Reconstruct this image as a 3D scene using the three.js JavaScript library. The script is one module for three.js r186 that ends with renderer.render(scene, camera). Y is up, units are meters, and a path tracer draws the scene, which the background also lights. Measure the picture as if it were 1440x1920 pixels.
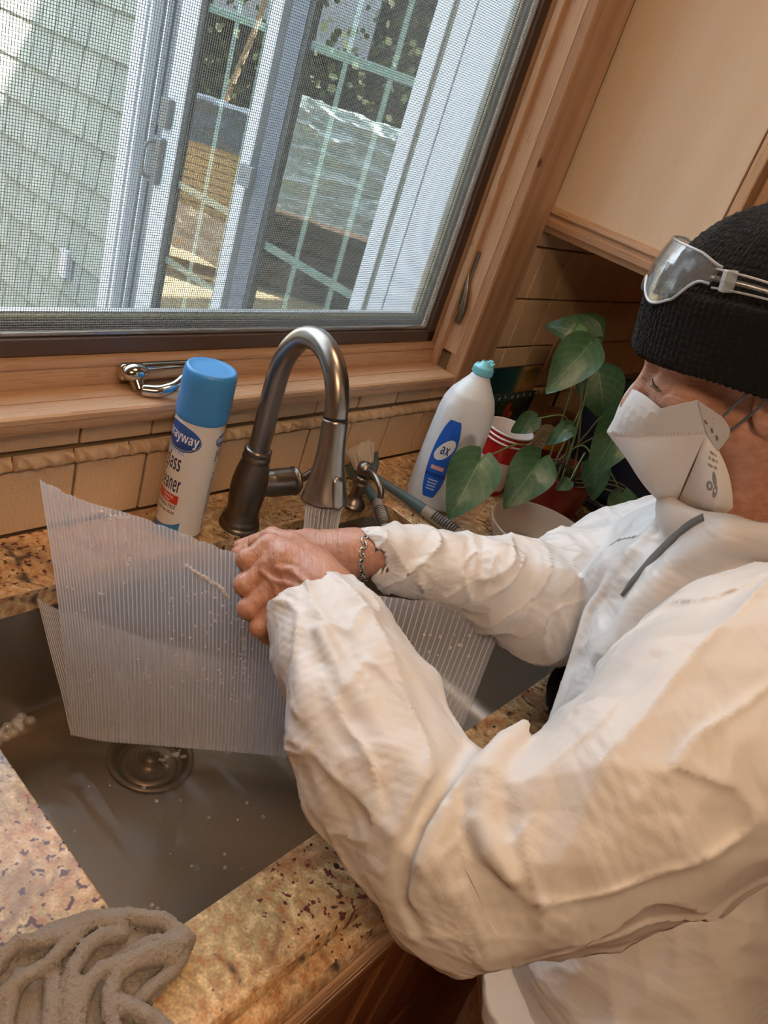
import * as THREE from 'three';
import { RoundedBoxGeometry } from 'three/addons/geometries/RoundedBoxGeometry.js';
import { mergeGeometries, mergeVertices, toCreasedNormals } from 'three/addons/utils/BufferGeometryUtils.js';
import { RectAreaLightUniformsLib } from 'three/addons/lights/RectAreaLightUniformsLib.js';

// ------------------------------------------------------------------ camera, sky, sun, lamps, exposure
const scene = new THREE.Scene();
const camera = new THREE.PerspectiveCamera(66.27, 1440 / 1920, 0.02, 200);
camera.position.set(-0.727, 1.56, 0.799);
camera.up.set(0.1843, 0.8288, -0.5283);
camera.lookAt(-0.727 + 0.7380, 1.56 - 0.4717, 0.799 - 0.4825);
RectAreaLightUniformsLib.init();
scene.background = new THREE.Color(0.72, 0.87, 1.0);
scene.backgroundIntensity = 10;
scene.environment = null;
const sun = new THREE.DirectionalLight(new THREE.Color(1, 0.95, 0.86), 75);
sun.position.set(-7 - 0.5, 8.5, 5 - 3); sun.target.position.set(-0.5, 0, -3);
sun.castShadow = true; sun.shadow.radius = 1; sun.shadow.mapSize.set(2048, 2048);
Object.assign(sun.shadow.camera, { left: -8, right: 8, top: 8, bottom: -8, near: 0.5, far: 30 });
scene.add(sun, sun.target);
// warm ceiling fittings of the kitchen: each is a thing further down; their lights stand here
const LAMPS = [[-1.1, 1.2, 0.46, 23], [-0.05, 0.4, 0.3, 15], [0.06, 2.15, 0.28, 8]];        // x, z, side, radiance
for (const [x, z, side, power] of LAMPS) {
  const l = new THREE.RectAreaLight(new THREE.Color(1, 0.69, 0.43), power, side, side);
  l.position.set(x, 2.385, z); l.lookAt(x, 0, z); scene.add(l);
}
const renderer = new THREE.WebGLRenderer({ antialias: true });
renderer.toneMapping = THREE.LinearToneMapping;
renderer.toneMappingExposure = 1.0;
renderer.shadowMap.enabled = true;

// ------------------------------------------------------------------ helpers
let seed_ = 7;
const rnd = () => { seed_ = (seed_ + 0x6d2b79f5) | 0; let t = Math.imul(seed_ ^ (seed_ >>> 15), 1 | seed_); t = (t + Math.imul(t ^ (t >>> 7), 61 | t)) ^ t; return ((t ^ (t >>> 14)) >>> 0) / 4294967296; };
const rr = (a, b) => a + (b - a) * rnd();
const clamp = (x, a = 0, b = 1) => Math.min(b, Math.max(a, x));
const mix = (a, b, t) => a + (b - a) * t;
const sstep = (a, b, x) => { const t = clamp((x - a) / (b - a)); return t * t * (3 - 2 * t); };
const V = (x, y, z) => new THREE.Vector3(x, y, z);
// gradient noise on a hashed lattice
const PERM = new Uint8Array(520); { const p = [...Array(256).keys()]; for (let i = 255; i > 0; i--) { const j = Math.floor(rnd() * (i + 1)); [p[i], p[j]] = [p[j], p[i]]; } for (let i = 0; i < 520; i++) PERM[i] = p[i & 255]; }
const GX = new Float32Array(520), GY = new Float32Array(520), GZ = new Float32Array(520);
{ const G3 = [1, 1, 0, -1, 1, 0, 1, -1, 0, -1, -1, 0, 1, 0, 1, -1, 0, 1, 1, 0, -1, -1, 0, -1, 0, 1, 1, 0, -1, 1, 0, 1, -1, 0, -1, -1]; for (let i = 0; i < 520; i++) { const h = (PERM[i] % 12) * 3; GX[i] = G3[h]; GY[i] = G3[h + 1]; GZ[i] = G3[h + 2]; } }
function noise(x, y, z = 0) {
  const X = Math.floor(x), Y = Math.floor(y), Z = Math.floor(z), a = x - X, b = y - Y, c = z - Z, i = X & 255, j = Y & 255, k = Z & 255;
  const u = a * a * a * (a * (a * 6 - 15) + 10), v = b * b * b * (b * (b * 6 - 15) + 10), w = c * c * c * (c * (c * 6 - 15) + 10);
  const A = PERM[i] + j, B = PERM[i + 1] + j, AA = PERM[A] + k, AB = PERM[A + 1] + k, BA = PERM[B] + k, BB = PERM[B + 1] + k;
  const p = GX[AA] * a + GY[AA] * b + GZ[AA] * c, q = GX[BA] * (a - 1) + GY[BA] * b + GZ[BA] * c, r = GX[AB] * a + GY[AB] * (b - 1) + GZ[AB] * c, s = GX[BB] * (a - 1) + GY[BB] * (b - 1) + GZ[BB] * c;
  const y0 = p + (q - p) * u, y1 = r + (s - r) * u, f = y0 + (y1 - y0) * v;
  if (c === 0) return f;
  const c1 = c - 1, p1 = GX[AA + 1] * a + GY[AA + 1] * b + GZ[AA + 1] * c1, q1 = GX[BA + 1] * (a - 1) + GY[BA + 1] * b + GZ[BA + 1] * c1, r1 = GX[AB + 1] * a + GY[AB + 1] * (b - 1) + GZ[AB + 1] * c1, s1 = GX[BB + 1] * (a - 1) + GY[BB + 1] * (b - 1) + GZ[BB + 1] * c1;
  const z0 = p1 + (q1 - p1) * u, z1 = r1 + (s1 - r1) * u, g = z0 + (z1 - z0) * v;
  return f + (g - f) * w;
}
const fbm = (x, y, z, n = 4) => { let s = 0, a = 0.5; for (let i = 0; i < n; i++) { s += a * noise(x, y, z); x *= 2.03; y *= 2.03; z += 7; a *= 0.5; } return s; };
const ridge = (x, y, z) => 1 - Math.abs(noise(x, y, z)) * 2;

function tex(w, h, f, { srgb = true, repeat = true } = {}) {          // f(u, v, out) fills out[0..2] with 0..1
  const d = new Uint8Array(w * h * 4), o = [0, 0, 0];
  for (let y = 0, i = 0; y < h; y++) for (let x = 0; x < w; x++, i += 4) { f((x + 0.5) / w, (y + 0.5) / h, o); d[i] = clamp(o[0]) * 255; d[i + 1] = clamp(o[1]) * 255; d[i + 2] = clamp(o[2]) * 255; d[i + 3] = 255; }
  const t = new THREE.DataTexture(d, w, h); t.magFilter = THREE.LinearFilter; t.minFilter = THREE.LinearMipmapLinearFilter; t.generateMipmaps = true;
  if (repeat) t.wrapS = t.wrapT = THREE.RepeatWrapping;
  if (srgb) t.colorSpace = THREE.SRGBColorSpace;
  t.needsUpdate = true; return t;
}
const grey = (w, h, f) => tex(w, h, (u, v, o) => { o[0] = o[1] = o[2] = f(u, v); }, { srgb: false });
function canvasTex(w, h, draw) {
  const c = document.createElement('canvas'); c.width = w; c.height = h; draw(c.getContext('2d'), w, h);
  const t = new THREE.CanvasTexture(c); t.colorSpace = THREE.SRGBColorSpace; t.magFilter = THREE.LinearFilter; return t;
}
const std = (o) => new THREE.MeshStandardMaterial(o);
const phys = (o) => new THREE.MeshPhysicalMaterial(o);

const used = new Map();
const numbered = (n) => { const k = used.get(n) ?? 0; used.set(n, k + 1); return k ? n + '_' + String(k).padStart(3, '0') : n; };
function shade(m) { m.castShadow = m.receiveShadow = true; return m; }
function thing(name, label, category, p = [0, 0, 0], turn = 0, group) {
  const o = new THREE.Group(); o.name = numbered(name); o.position.set(...p); o.rotation.y = turn;
  o.userData = { label, category }; if (group) o.userData.group = group; scene.add(o); return o;
}
function part(parent, name, geo, mat, label) { const m = shade(new THREE.Mesh(geo, mat)); m.name = name; if (label) m.userData.label = label; parent.add(m); return m; }
function solid(name, geo, mat, label, category, group) { const m = shade(new THREE.Mesh(geo, mat)); m.name = numbered(name); m.userData = { label, category }; if (group) m.userData.group = group; scene.add(m); return m; }
function struct(name, geo, mat) { const m = geo ? shade(new THREE.Mesh(geo, mat)) : new THREE.Group(); m.name = name; m.userData.kind = 'structure'; scene.add(m); return m; }

// uv in metres from position, by the way each face points; grain = axis that runs along u
function uvBox(g, grain = 0, off = [0, 0]) {
  g = g.index ? g.toNonIndexed() : g;
  const p = g.attributes.position, uv = new Float32Array(p.count * 2), a = V(), b = V(), c = V();
  for (let i = 0; i < p.count; i += 3) {
    a.fromBufferAttribute(p, i); b.fromBufferAttribute(p, i + 1).sub(a); c.fromBufferAttribute(p, i + 2).sub(a); b.cross(c);
    const n = [Math.abs(b.x), Math.abs(b.y), Math.abs(b.z)], k = n.indexOf(Math.max(...n));
    let ax = [0, 1, 2].filter((q) => q !== k); if (ax[1] === grain) ax = [ax[1], ax[0]];
    for (let j = 0; j < 3; j++) { a.fromBufferAttribute(p, i + j); const q = a.toArray(); uv[(i + j) * 2] = q[ax[0]] + off[0]; uv[(i + j) * 2 + 1] = q[ax[1]] + off[1] + k * 0.37; }
  }
  g.setAttribute('uv', new THREE.BufferAttribute(uv, 2)); return g;
}
function box(x0, x1, y0, y1, z0, z1, r = 0.002, grain = 0, off) {
  const w = x1 - x0, h = y1 - y0, d = z1 - z0;
  const g = new RoundedBoxGeometry(w, h, d, 2, Math.min(r, w / 2.01, h / 2.01, d / 2.01)); g.translate((x0 + x1) / 2, (y0 + y1) / 2, (z0 + z1) / 2);
  return uvBox(g, grain, off ?? [rr(0, 3), rr(0, 3)]);
}
const plain = (x0, x1, y0, y1, z0, z1) => { const g = new THREE.BoxGeometry(x1 - x0, y1 - y0, z1 - z0); g.translate((x0 + x1) / 2, (y0 + y1) / 2, (z0 + z1) / 2); return uvBox(g, 0, [0, 0]); };
const join = (list) => mergeGeometries(list.map((g) => { const h = g.index ? g.toNonIndexed() : g; for (const k of Object.keys(h.attributes)) if (!['position', 'normal', 'uv'].includes(k)) h.deleteAttribute(k); if (!h.attributes.uv) h.setAttribute('uv', new THREE.BufferAttribute(new Float32Array(h.attributes.position.count * 2), 2)); return h; }));
// profile (a, b) points swept along an axis from s0 to s1
function sweep(profile, axis, s0, s1, grain = axis) {
  const s = new THREE.Shape(profile.map(([a, b]) => new THREE.Vector2(a, b))), g = new THREE.ExtrudeGeometry(s, { depth: s1 - s0, bevelEnabled: false, steps: 1 });
  g.translate(0, 0, s0);                                            // shape (a, b), depth along local z
  const m = new THREE.Matrix4();
  if (axis === 0) m.set(0, 0, 1, 0, 0, 1, 0, 0, 1, 0, 0, 0, 0, 0, 0, 1);   // a -> z, b -> y, depth -> x
  else if (axis === 1) m.set(1, 0, 0, 0, 0, 0, 1, 0, 0, 1, 0, 0, 0, 0, 0, 1); // a -> x, b -> z, depth -> y
  g.applyMatrix4(m);
  if (m.determinant() < 0) { const ix = g.index; const p = g.attributes.position, n = p.count; for (const k of ['position', 'normal', 'uv']) { const at = g.attributes[k], z = at.itemSize; for (let i = 0; i < n; i += 3) for (let c = 0; c < z; c++) { const t = at.array[(i + 1) * z + c]; at.array[(i + 1) * z + c] = at.array[(i + 2) * z + c]; at.array[(i + 2) * z + c] = t; } } }
  g.computeVertexNormals();
  return uvBox(toCreasedNormals(g, 0.6), grain, [rr(0, 3), rr(0, 3)]);
}
const lathe = (pts, n = 48) => new THREE.LatheGeometry(pts.map(([r, y]) => new THREE.Vector2(r, y)), n);
const smooth = (pts, n) => new THREE.CatmullRomCurve3(pts.map((p) => V(...p)), false, 'centripetal').getPoints(n);
const tube = (pts, r, n = 48, k = 12) => new THREE.TubeGeometry(new THREE.CatmullRomCurve3(pts.map((p) => (p.isVector3 ? p : V(...p))), false, 'centripetal'), n, r, k, false);
function rod(a, b, r0, r1 = r0, k = 14) { const A = V(...a), B = V(...b), d = B.clone().sub(A), g = new THREE.CylinderGeometry(r1, r0, d.length(), k, 1); g.applyQuaternion(new THREE.Quaternion().setFromUnitVectors(V(0, 1, 0), d.clone().normalize())); const m = A.add(B).multiplyScalar(0.5); g.translate(m.x, m.y, m.z); return g; }
// tube whose radius changes: points with radii, closed round ends
function taper(pts, radii, n = 40, k = 16, flat = 1) {
  const c = new THREE.CatmullRomCurve3(pts.map((p) => V(...p)), false, 'centripetal'), fr = c.computeFrenetFrames(n, false), P = [], U = [], I = [];
  const at = (t) => { const x = t * (radii.length - 1), i = Math.min(radii.length - 2, Math.floor(x)); return mix(radii[i], radii[i + 1], sstep(0, 1, x - i)); };
  for (let i = 0; i <= n; i++) { const p = c.getPointAt(i / n), r = at(i / n); for (let j = 0; j <= k; j++) { const a = j / k * 2 * Math.PI, q = p.clone().addScaledVector(fr.normals[i], Math.cos(a) * r).addScaledVector(fr.binormals[i], Math.sin(a) * r * flat); P.push(q.x, q.y, q.z); U.push(i / n, j / k); } }
  for (let i = 0; i < n; i++) for (let j = 0; j < k; j++) { const a = i * (k + 1) + j, b = a + k + 1; I.push(a, a + 1, b, b, a + 1, b + 1); }
  for (const [ring, e, flip] of [[0, c.getPointAt(0), 1], [n, c.getPointAt(1), 0]]) { const m = P.length / 3; P.push(e.x, e.y, e.z); U.push(0, 0); for (let j = 0; j < k; j++) { const a = ring * (k + 1) + j; flip ? I.push(m, a + 1, a) : I.push(m, a, a + 1); } }
  const g = new THREE.BufferGeometry(); g.setAttribute('position', new THREE.Float32BufferAttribute(P, 3)); g.setAttribute('uv', new THREE.Float32BufferAttribute(U, 2)); g.setIndex(I); g.computeVertexNormals(); return g;
}
// a grid surface f(u, v) -> [x, y, z], optionally given a thickness
function grid(f, nu, nv, thick = 0) {
  const P = [], U = [], I = [];
  for (let j = 0; j <= nv; j++) for (let i = 0; i <= nu; i++) { P.push(...f(i / nu, j / nv)); U.push(i / nu, j / nv); }
  for (let j = 0; j < nv; j++) for (let i = 0; i < nu; i++) { const a = j * (nu + 1) + i, b = a + nu + 1; I.push(a, a + 1, b, b, a + 1, b + 1); }
  let g = new THREE.BufferGeometry(); g.setAttribute('position', new THREE.Float32BufferAttribute(P, 3)); g.setAttribute('uv', new THREE.Float32BufferAttribute(U, 2)); g.setIndex(I); g.computeVertexNormals();
  if (!thick) return g;
  const n = g.attributes.normal, m = P.length / 3, Q = [...P], W = [...U], J = [...I];
  for (let i = 0; i < m; i++) { Q.push(P[i * 3] - n.getX(i) * thick, P[i * 3 + 1] - n.getY(i) * thick, P[i * 3 + 2] - n.getZ(i) * thick); W.push(U[i * 2], U[i * 2 + 1]); }
  for (let i = 0; i < I.length; i += 3) J.push(I[i] + m, I[i + 2] + m, I[i + 1] + m);
  const edge = []; for (let i = 0; i < nu; i++) edge.push(i); for (let j = 0; j < nv; j++) edge.push(j * (nu + 1) + nu); for (let i = nu; i > 0; i--) edge.push(nv * (nu + 1) + i); for (let j = nv; j > 0; j--) edge.push(j * (nu + 1));
  for (let i = 0; i < edge.length; i++) { const a = edge[i], b = edge[(i + 1) % edge.length]; J.push(a, a + m, b, b, a + m, b + m); }
  g = new THREE.BufferGeometry(); g.setAttribute('position', new THREE.Float32BufferAttribute(Q, 3)); g.setAttribute('uv', new THREE.Float32BufferAttribute(W, 2)); g.setIndex(J); g.computeVertexNormals();
  return toCreasedNormals(g, 0.9);
}
// signed-distance meshing: surface nets on a sparse grid, normals from the field
function mesh(sdf, lo, hi, cell, uvf) {
  const N = [0, 1, 2].map((k) => Math.ceil((hi[k] - lo[k]) / cell) + 1), [nx, ny, nz] = N, F = new Float32Array(nx * ny * nz), B = 6;
  const id = (i, j, k) => (k * ny + j) * nx + i;
  for (let k0 = 0; k0 < nz; k0 += B) for (let j0 = 0; j0 < ny; j0 += B) for (let i0 = 0; i0 < nx; i0 += B) {
    const h = B / 2, d = sdf(lo[0] + (i0 + h) * cell, lo[1] + (j0 + h) * cell, lo[2] + (k0 + h) * cell), far = Math.abs(d) > cell * B * 1.35;
    for (let k = k0; k < Math.min(nz, k0 + B); k++) for (let j = j0; j < Math.min(ny, j0 + B); j++) for (let i = i0; i < Math.min(nx, i0 + B); i++)
      F[id(i, j, k)] = far ? d : sdf(lo[0] + i * cell, lo[1] + j * cell, lo[2] + k * cell);
  }
  const vid = new Int32Array(nx * ny * nz).fill(-1), P = [], I = [];
  for (let k = 0; k < nz - 1; k++) for (let j = 0; j < ny - 1; j++) for (let i = 0; i < nx - 1; i++) {
    const o = id(i, j, k); let neg = 0; const c = [F[o], F[o + 1], F[o + nx], F[o + nx + 1], F[o + nx * ny], F[o + nx * ny + 1], F[o + nx * ny + nx], F[o + nx * ny + nx + 1]];
    for (const q of c) if (q < 0) neg++;
    if (!neg || neg === 8) continue;
    let sx = 0, sy = 0, sz = 0, n = 0;
    for (let e = 0; e < 12; e++) { const ax = e >> 2, r = e & 3, s = ax === 0 ? r << 1 : ax === 1 ? ((r & 2) << 1) | (r & 1) : r, t = s + (1 << ax), a = c[s], b = c[t]; if ((a < 0) === (b < 0)) continue; const f = a / (a - b); sx += (s & 1) + (ax === 0 ? f : 0); sy += (s >> 1 & 1) + (ax === 1 ? f : 0); sz += (s >> 2 & 1) + (ax === 2 ? f : 0); n++; }
    vid[o] = P.length / 3; P.push(lo[0] + (i + sx / n) * cell, lo[1] + (j + sy / n) * cell, lo[2] + (k + sz / n) * cell);
  }
  const quad = (a, b, c, d, flip) => { if (a < 0 || b < 0 || c < 0 || d < 0) return; flip ? I.push(a, c, b, a, d, c) : I.push(a, b, c, a, c, d); };
  for (let k = 1; k < nz - 1; k++) for (let j = 1; j < ny - 1; j++) for (let i = 1; i < nx - 1; i++) {
    const o = id(i, j, k), a = F[o] < 0;
    if (a !== F[o + 1] < 0) quad(vid[o], vid[o - nx], vid[o - nx - nx * ny], vid[o - nx * ny], !a);
    if (a !== F[o + nx] < 0) quad(vid[o], vid[o - nx * ny], vid[o - nx * ny - 1], vid[o - 1], !a);
    if (a !== F[o + nx * ny] < 0) quad(vid[o], vid[o - 1], vid[o - 1 - nx], vid[o - nx], !a);
  }
  const Nn = new Float32Array(P.length), e = cell * 0.5, UV = uvf ? new Float32Array(P.length / 3 * 2) : null;
  for (let q = 0; q < P.length; q += 3) {
    let x = P[q], y = P[q + 1], z = P[q + 2], gx, gy, gz;
    for (let it = 0; it < 2; it++) {
      gx = sdf(x + e, y, z) - sdf(x - e, y, z); gy = sdf(x, y + e, z) - sdf(x, y - e, z); gz = sdf(x, y, z + e) - sdf(x, y, z - e);
      const l = Math.hypot(gx, gy, gz) || 1; gx /= l; gy /= l; gz /= l;
      if (it === 0) { const d = clamp(sdf(x, y, z), -cell * 0.6, cell * 0.6); x -= gx * d; y -= gy * d; z -= gz * d; }
    }
    P[q] = x; P[q + 1] = y; P[q + 2] = z; Nn[q] = gx; Nn[q + 1] = gy; Nn[q + 2] = gz;
    if (UV) { const w = uvf(x, y, z, gx, gy, gz); UV[q / 3 * 2] = w[0]; UV[q / 3 * 2 + 1] = w[1]; }
  }
  const g = new THREE.BufferGeometry(); g.setAttribute('position', new THREE.Float32BufferAttribute(P, 3)); g.setAttribute('normal', new THREE.BufferAttribute(Nn, 3)); if (UV) g.setAttribute('uv', new THREE.BufferAttribute(UV, 2)); g.setIndex(I); return g;
}
// fields: round cone between two balls, smooth union / cut
function cone(px, py, pz, a, b) {                                     // a, b = [x, y, z, r]
  const bx = b[0] - a[0], by = b[1] - a[1], bz = b[2] - a[2], x = px - a[0], y = py - a[1], z = pz - a[2], l = bx * bx + by * by + bz * bz;
  const t = l > 0 ? clamp((x * bx + y * by + z * bz) / l) : 0;
  return Math.hypot(x - bx * t, y - by * t, z - bz * t) - (a[3] + (b[3] - a[3]) * t);
}
const smin = (a, b, k) => { const h = Math.max(k - Math.abs(a - b), 0) / k; return Math.min(a, b) - h * h * k * 0.25; };
const smax = (a, b, k) => -smin(-a, -b, k);
const ell = (x, y, z, c, r) => { const a = (x - c[0]) / r[0], b = (y - c[1]) / r[1], d = (z - c[2]) / r[2], k = Math.sqrt(a * a + b * b + d * d), g = Math.sqrt(a * a / r[0] / r[0] + b * b / r[1] / r[1] + d * d / r[2] / r[2]) / Math.max(k, 1e-6); return (k - 1) / Math.max(g, 1e-6); };

// ------------------------------------------------------------------ surfaces
const rgbmix = (o, a, b, t) => { for (let k = 0; k < 3; k++) o[k] = mix(a[k], b[k], t) / 255; };
const put = (o, c, t) => { for (let k = 0; k < 3; k++) o[k] = mix(o[k], c[k] / 255, t); };
const woodTex = (light, dark, line) => { const t = tex(1024, 512, (u, v, o) => {
  const x = u * 1.6, y = v * 0.4, bend = fbm(x * 1.1, y * 5, 3, 3) * 0.03, q = (y + bend) * 70, ring = 0.5 + 0.5 * Math.sin(q + 2.5 * noise(x * 0.8, y * 14, 9)), fib = fbm(x * 9, y * 420, 1, 3);
  rgbmix(o, light, dark, clamp(ring * ring * 0.6 + fib * 0.5 + 0.2 * noise(x * 2, y * 18, 4) + 0.1)); if (noise(x * 14, y * 900, 17) > 0.42) put(o, line, 0.4);
  const knot = noise(x * 30, y * 30, 40); if (knot > 0.66) put(o, line, (knot - 0.66) * 5);
}); t.repeat.set(1 / 1.6, 1 / 0.4); return t; };
const woodMap = woodTex([204, 168, 134], [166, 126, 95], [110, 78, 56]), woodMap2 = woodMap.clone(); woodMap2.offset.set(0.37, 0.61); woodMap2.needsUpdate = true;
const grainMap = grey(512, 256, (u, v) => 0.5 + 0.5 * fbm(u * 14, v * 170, 2, 3)); grainMap.repeat.set(1 / 1.2, 1 / 0.3);
const WOOD = phys({ map: woodMap, roughness: 0.42, clearcoat: 0.3, clearcoatRoughness: 0.32, bumpMap: grainMap, bumpScale: 0.0004 });
const WOOD2 = phys({ map: woodMap2, color: new THREE.Color(0.9, 0.86, 0.84), roughness: 0.42, clearcoat: 0.3, clearcoatRoughness: 0.3, bumpMap: grainMap, bumpScale: 0.0004 });
const panelMap = woodTex([226, 204, 178], [221, 197, 169], [214, 187, 158]);
const PANEL = phys({ map: panelMap, roughness: 0.5, clearcoat: 0.12, clearcoatRoughness: 0.45 });
const DARKWOOD = phys({ map: woodMap, color: new THREE.Color(0.62, 0.42, 0.3), roughness: 0.45, clearcoat: 0.2, clearcoatRoughness: 0.35, bumpMap: grainMap, bumpScale: 0.0004 });
const FLOORWOOD = DARKWOOD.clone(); FLOORWOOD.color = new THREE.Color(0.72, 0.5, 0.34);
const graniteMap = tex(2048, 2048, (u, v, o) => {                    // 1.1 m square
  const x = u * 1.1, y = v * 1.1, wx = fbm(x * 7, y * 7, 11, 2) * 0.05, wy = fbm(x * 7, y * 7, 23, 2) * 0.05, X = x + wx, Y = y + wy;
  const flow = fbm((X + Y * 0.5) * 3.2, (Y - X * 0.5) * 8, 5, 4), mott = fbm(X * 75, Y * 75, 2, 4), fine = noise(x * 420, y * 420, 7);
  rgbmix(o, [216, 170, 124], [178, 160, 122], clamp(0.5 + flow * 2.1));
  put(o, [232, 206, 164], clamp(mott * 2.8 - 0.05)); put(o, [172, 112, 76], clamp(-mott * 2.8 - 0.1) * 0.85); put(o, [150, 128, 98], clamp(noise(X * 130, Y * 130, 12) * 1.7 - 0.25) * 0.8);
  const vein = 1 - Math.abs(noise(X * 7 + Y * 4, Y * 13 - X * 4, 31)) * 9; if (vein > 0) put(o, [120, 80, 60], vein * 0.55 * clamp(0.4 + 2 * noise(X * 20, Y * 20, 3)));
  const crowd = fbm(x * 6.5, y * 6.5, 51, 3), spot = noise(X * 140, Y * 140, 61) + 0.45 * noise(x * 330, y * 330, 66);
  const s1 = clamp((spot - 0.5 + crowd * 0.85) * 8); put(o, [84, 46, 48], s1 * 0.9);
  const s2 = clamp((noise(X * 84, Y * 100, 71) + 0.35 * noise(x * 190, y * 190, 5) - 0.6 + crowd * 0.35) * 8); put(o, [44, 34, 38], s2 * 0.95);
  const bl = 1 - Math.abs(noise(X * 16, Y * 22, 81)) * 14; if (bl > 0 && noise(x * 7, y * 7, 91) > 0.22) put(o, [48, 40, 42], bl * 0.8 * clamp(0.5 + noise(x * 90, y * 90, 4) * 2));
  for (let k = 0; k < 3; k++) o[k] *= 1 + fine * 0.16;
}); graniteMap.repeat.set(1 / 1.1, 1 / 1.1);
const GRANITE = phys({ map: graniteMap, roughness: 0.22, clearcoat: 0.4, clearcoatRoughness: 0.12 });
const tileBump = grey(256, 256, (u, v) => 0.5 + 0.5 * fbm(u * 9, v * 9, 3, 4));
const tileMap = tex(256, 256, (u, v, o) => rgbmix(o, [240, 212, 176], [224, 190, 150], clamp(0.5 + fbm(u * 7, v * 7, 5, 4) * 1.6))); tileMap.repeat.set(5, 5); tileBump.repeat.set(8, 8);
const TILES = [1, 0.94, 0.97].map((k) => phys({ map: tileMap, color: new THREE.Color(k, k * 0.985, k * 0.97), roughness: 0.42, bumpMap: tileBump, bumpScale: 0.0012, clearcoat: 0.25, clearcoatRoughness: 0.3 }));
const GROUT = std({ color: 0x9c8366, roughness: 0.95 });
const PAINT = std({ color: 0x8a6238, roughness: 0.9 });
const BROWN = phys({ color: 0x5b4a43, roughness: 0.38, metalness: 0.25, clearcoat: 0.3, clearcoatRoughness: 0.3 });
const brushMap = grey(512, 512, (u, v) => 0.5 + 0.32 * noise(u * 6, v * 700, 3) + 0.22 * noise(u * 20, v * 1500, 5));
const ALUM = phys({ color: 0xb9b7b2, roughness: 0.32, metalness: 0.9 }), BRASSY = phys({ color: 0xb7a983, roughness: 0.32, metalness: 0.85 });
const STEEL = phys({ color: 0x9a958e, roughness: 0.34, metalness: 0.92, bumpMap: brushMap, bumpScale: 0.00006 });
const NICKEL = phys({ color: 0xa39a91, roughness: 0.31, metalness: 1 });
const NICKEL_DARK = phys({ color: 0x8b7f75, roughness: 0.34, metalness: 1 });
const CHROME = phys({ color: 0xc9c3ba, roughness: 0.14, metalness: 1 });
const BLACK = std({ color: 0x151413, roughness: 0.6 });

// ------------------------------------------------------------------ room shell
const WX0 = -0.52, WX1 = 0.542, WY0 = 1.1, WY1 = 2.15;               // window opening
const wall = struct('wall_back', join([plain(-2.4, WX0 - 0.01, 0, 2.45, -0.11, -0.008), plain(WX1 + 0.012, 2.6, 0, 2.45, -0.11, -0.008), plain(WX0 - 0.01, WX1 + 0.012, 0, WY0 - 0.03, -0.11, -0.008), plain(WX0 - 0.01, WX1 + 0.012, WY1 + 0.02, 2.45, -0.11, -0.008)]), GROUT);
struct('wall_left', plain(-2.52, -2.4, 0, 2.45, -0.16, 3.6), PAINT);
struct('wall_right', plain(2.6, 2.72, 0, 2.45, -0.16, 3.6), PAINT);
struct('wall_front', plain(-2.52, 2.72, 0, 2.45, 3.6, 3.72), PAINT);
struct('ceiling', plain(-2.52, 2.72, 2.45, 2.6, -0.16, 3.72), std({ color: 0xc9b89c, roughness: 0.9 }));
const floorBase = struct('floor', plain(-2.52, 2.72, -0.12, -0.012, -0.16, 3.72), DARKWOOD);
for (let k = 0; k < 10; k++) { const z = 0.68 + k * 0.083; for (const [x0, x1] of [[-1.2, rr(-0.3, 0.5)], [0.55, 1.9]]) part(floorBase, 'floorboard', box(x0, x1, -0.012, 0, z, z + 0.081, 0.0015, 0), k % 2 ? FLOORWOOD : DARKWOOD); }

// wall tiles: rows of squares, a carved rope course, cut fillers under the sill
const tileGeo = new RoundedBoxGeometry(0.1025, 0.1035, 0.009, 2, 0.0028), cutGeo = new RoundedBoxGeometry(0.1025, 0.093, 0.009, 2, 0.0028), fillGeo = new RoundedBoxGeometry(0.1025, 0.034, 0.008, 2, 0.0025);
const tile = (g, x, y) => { const t = part(wall, 'tile', g, TILES[Math.floor(rnd() * 3)]); t.position.set(x, y, -0.0045 + rr(-0.0006, 0.0006)); t.rotation.set(rr(-0.006, 0.006), rr(-0.006, 0.006), 0); };
for (let k = -8; k < 12; k++) tile(cutGeo, 0.405 + (k + 0.5) * 0.105, 0.9685);
for (let k = -8; k < 2; k++) tile(fillGeo, 0.405 + (k + 0.5) * 0.105, 1.0605);
for (let k = 2; k < 11; k++) for (let r = 0; r < 4; r++) tile(tileGeo, 0.405 + (k + 0.5) * 0.105 + 0.002, 1.0395 + (r + 0.5) * 0.106);
const ropeGeo = grid((u, v) => { const x = (u - 0.5) * 0.0765, a = (v - 0.5) * Math.PI, tw = Math.sin((u * 3 + v * 0.55) * Math.PI * 2), e = sstep(0, 0.04, Math.min(u, 1 - u)); return [x, Math.sin(a) * 0.0105, 0.001 + Math.cos(a) * (0.0085 + 0.003 * tw + 0.0028 * noise(u * 9, v * 3, 4) + 0.0012 * Math.sin(u * 37 + v * 9)) * e]; }, 60, 12);
for (let k = -9; k < 17; k++) { const t = part(wall, 'rope_tile', ropeGeo, TILES[(k + 9) % 3]); t.position.set(-0.115 + k * 0.0785, 1.0285, 0); }

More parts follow.
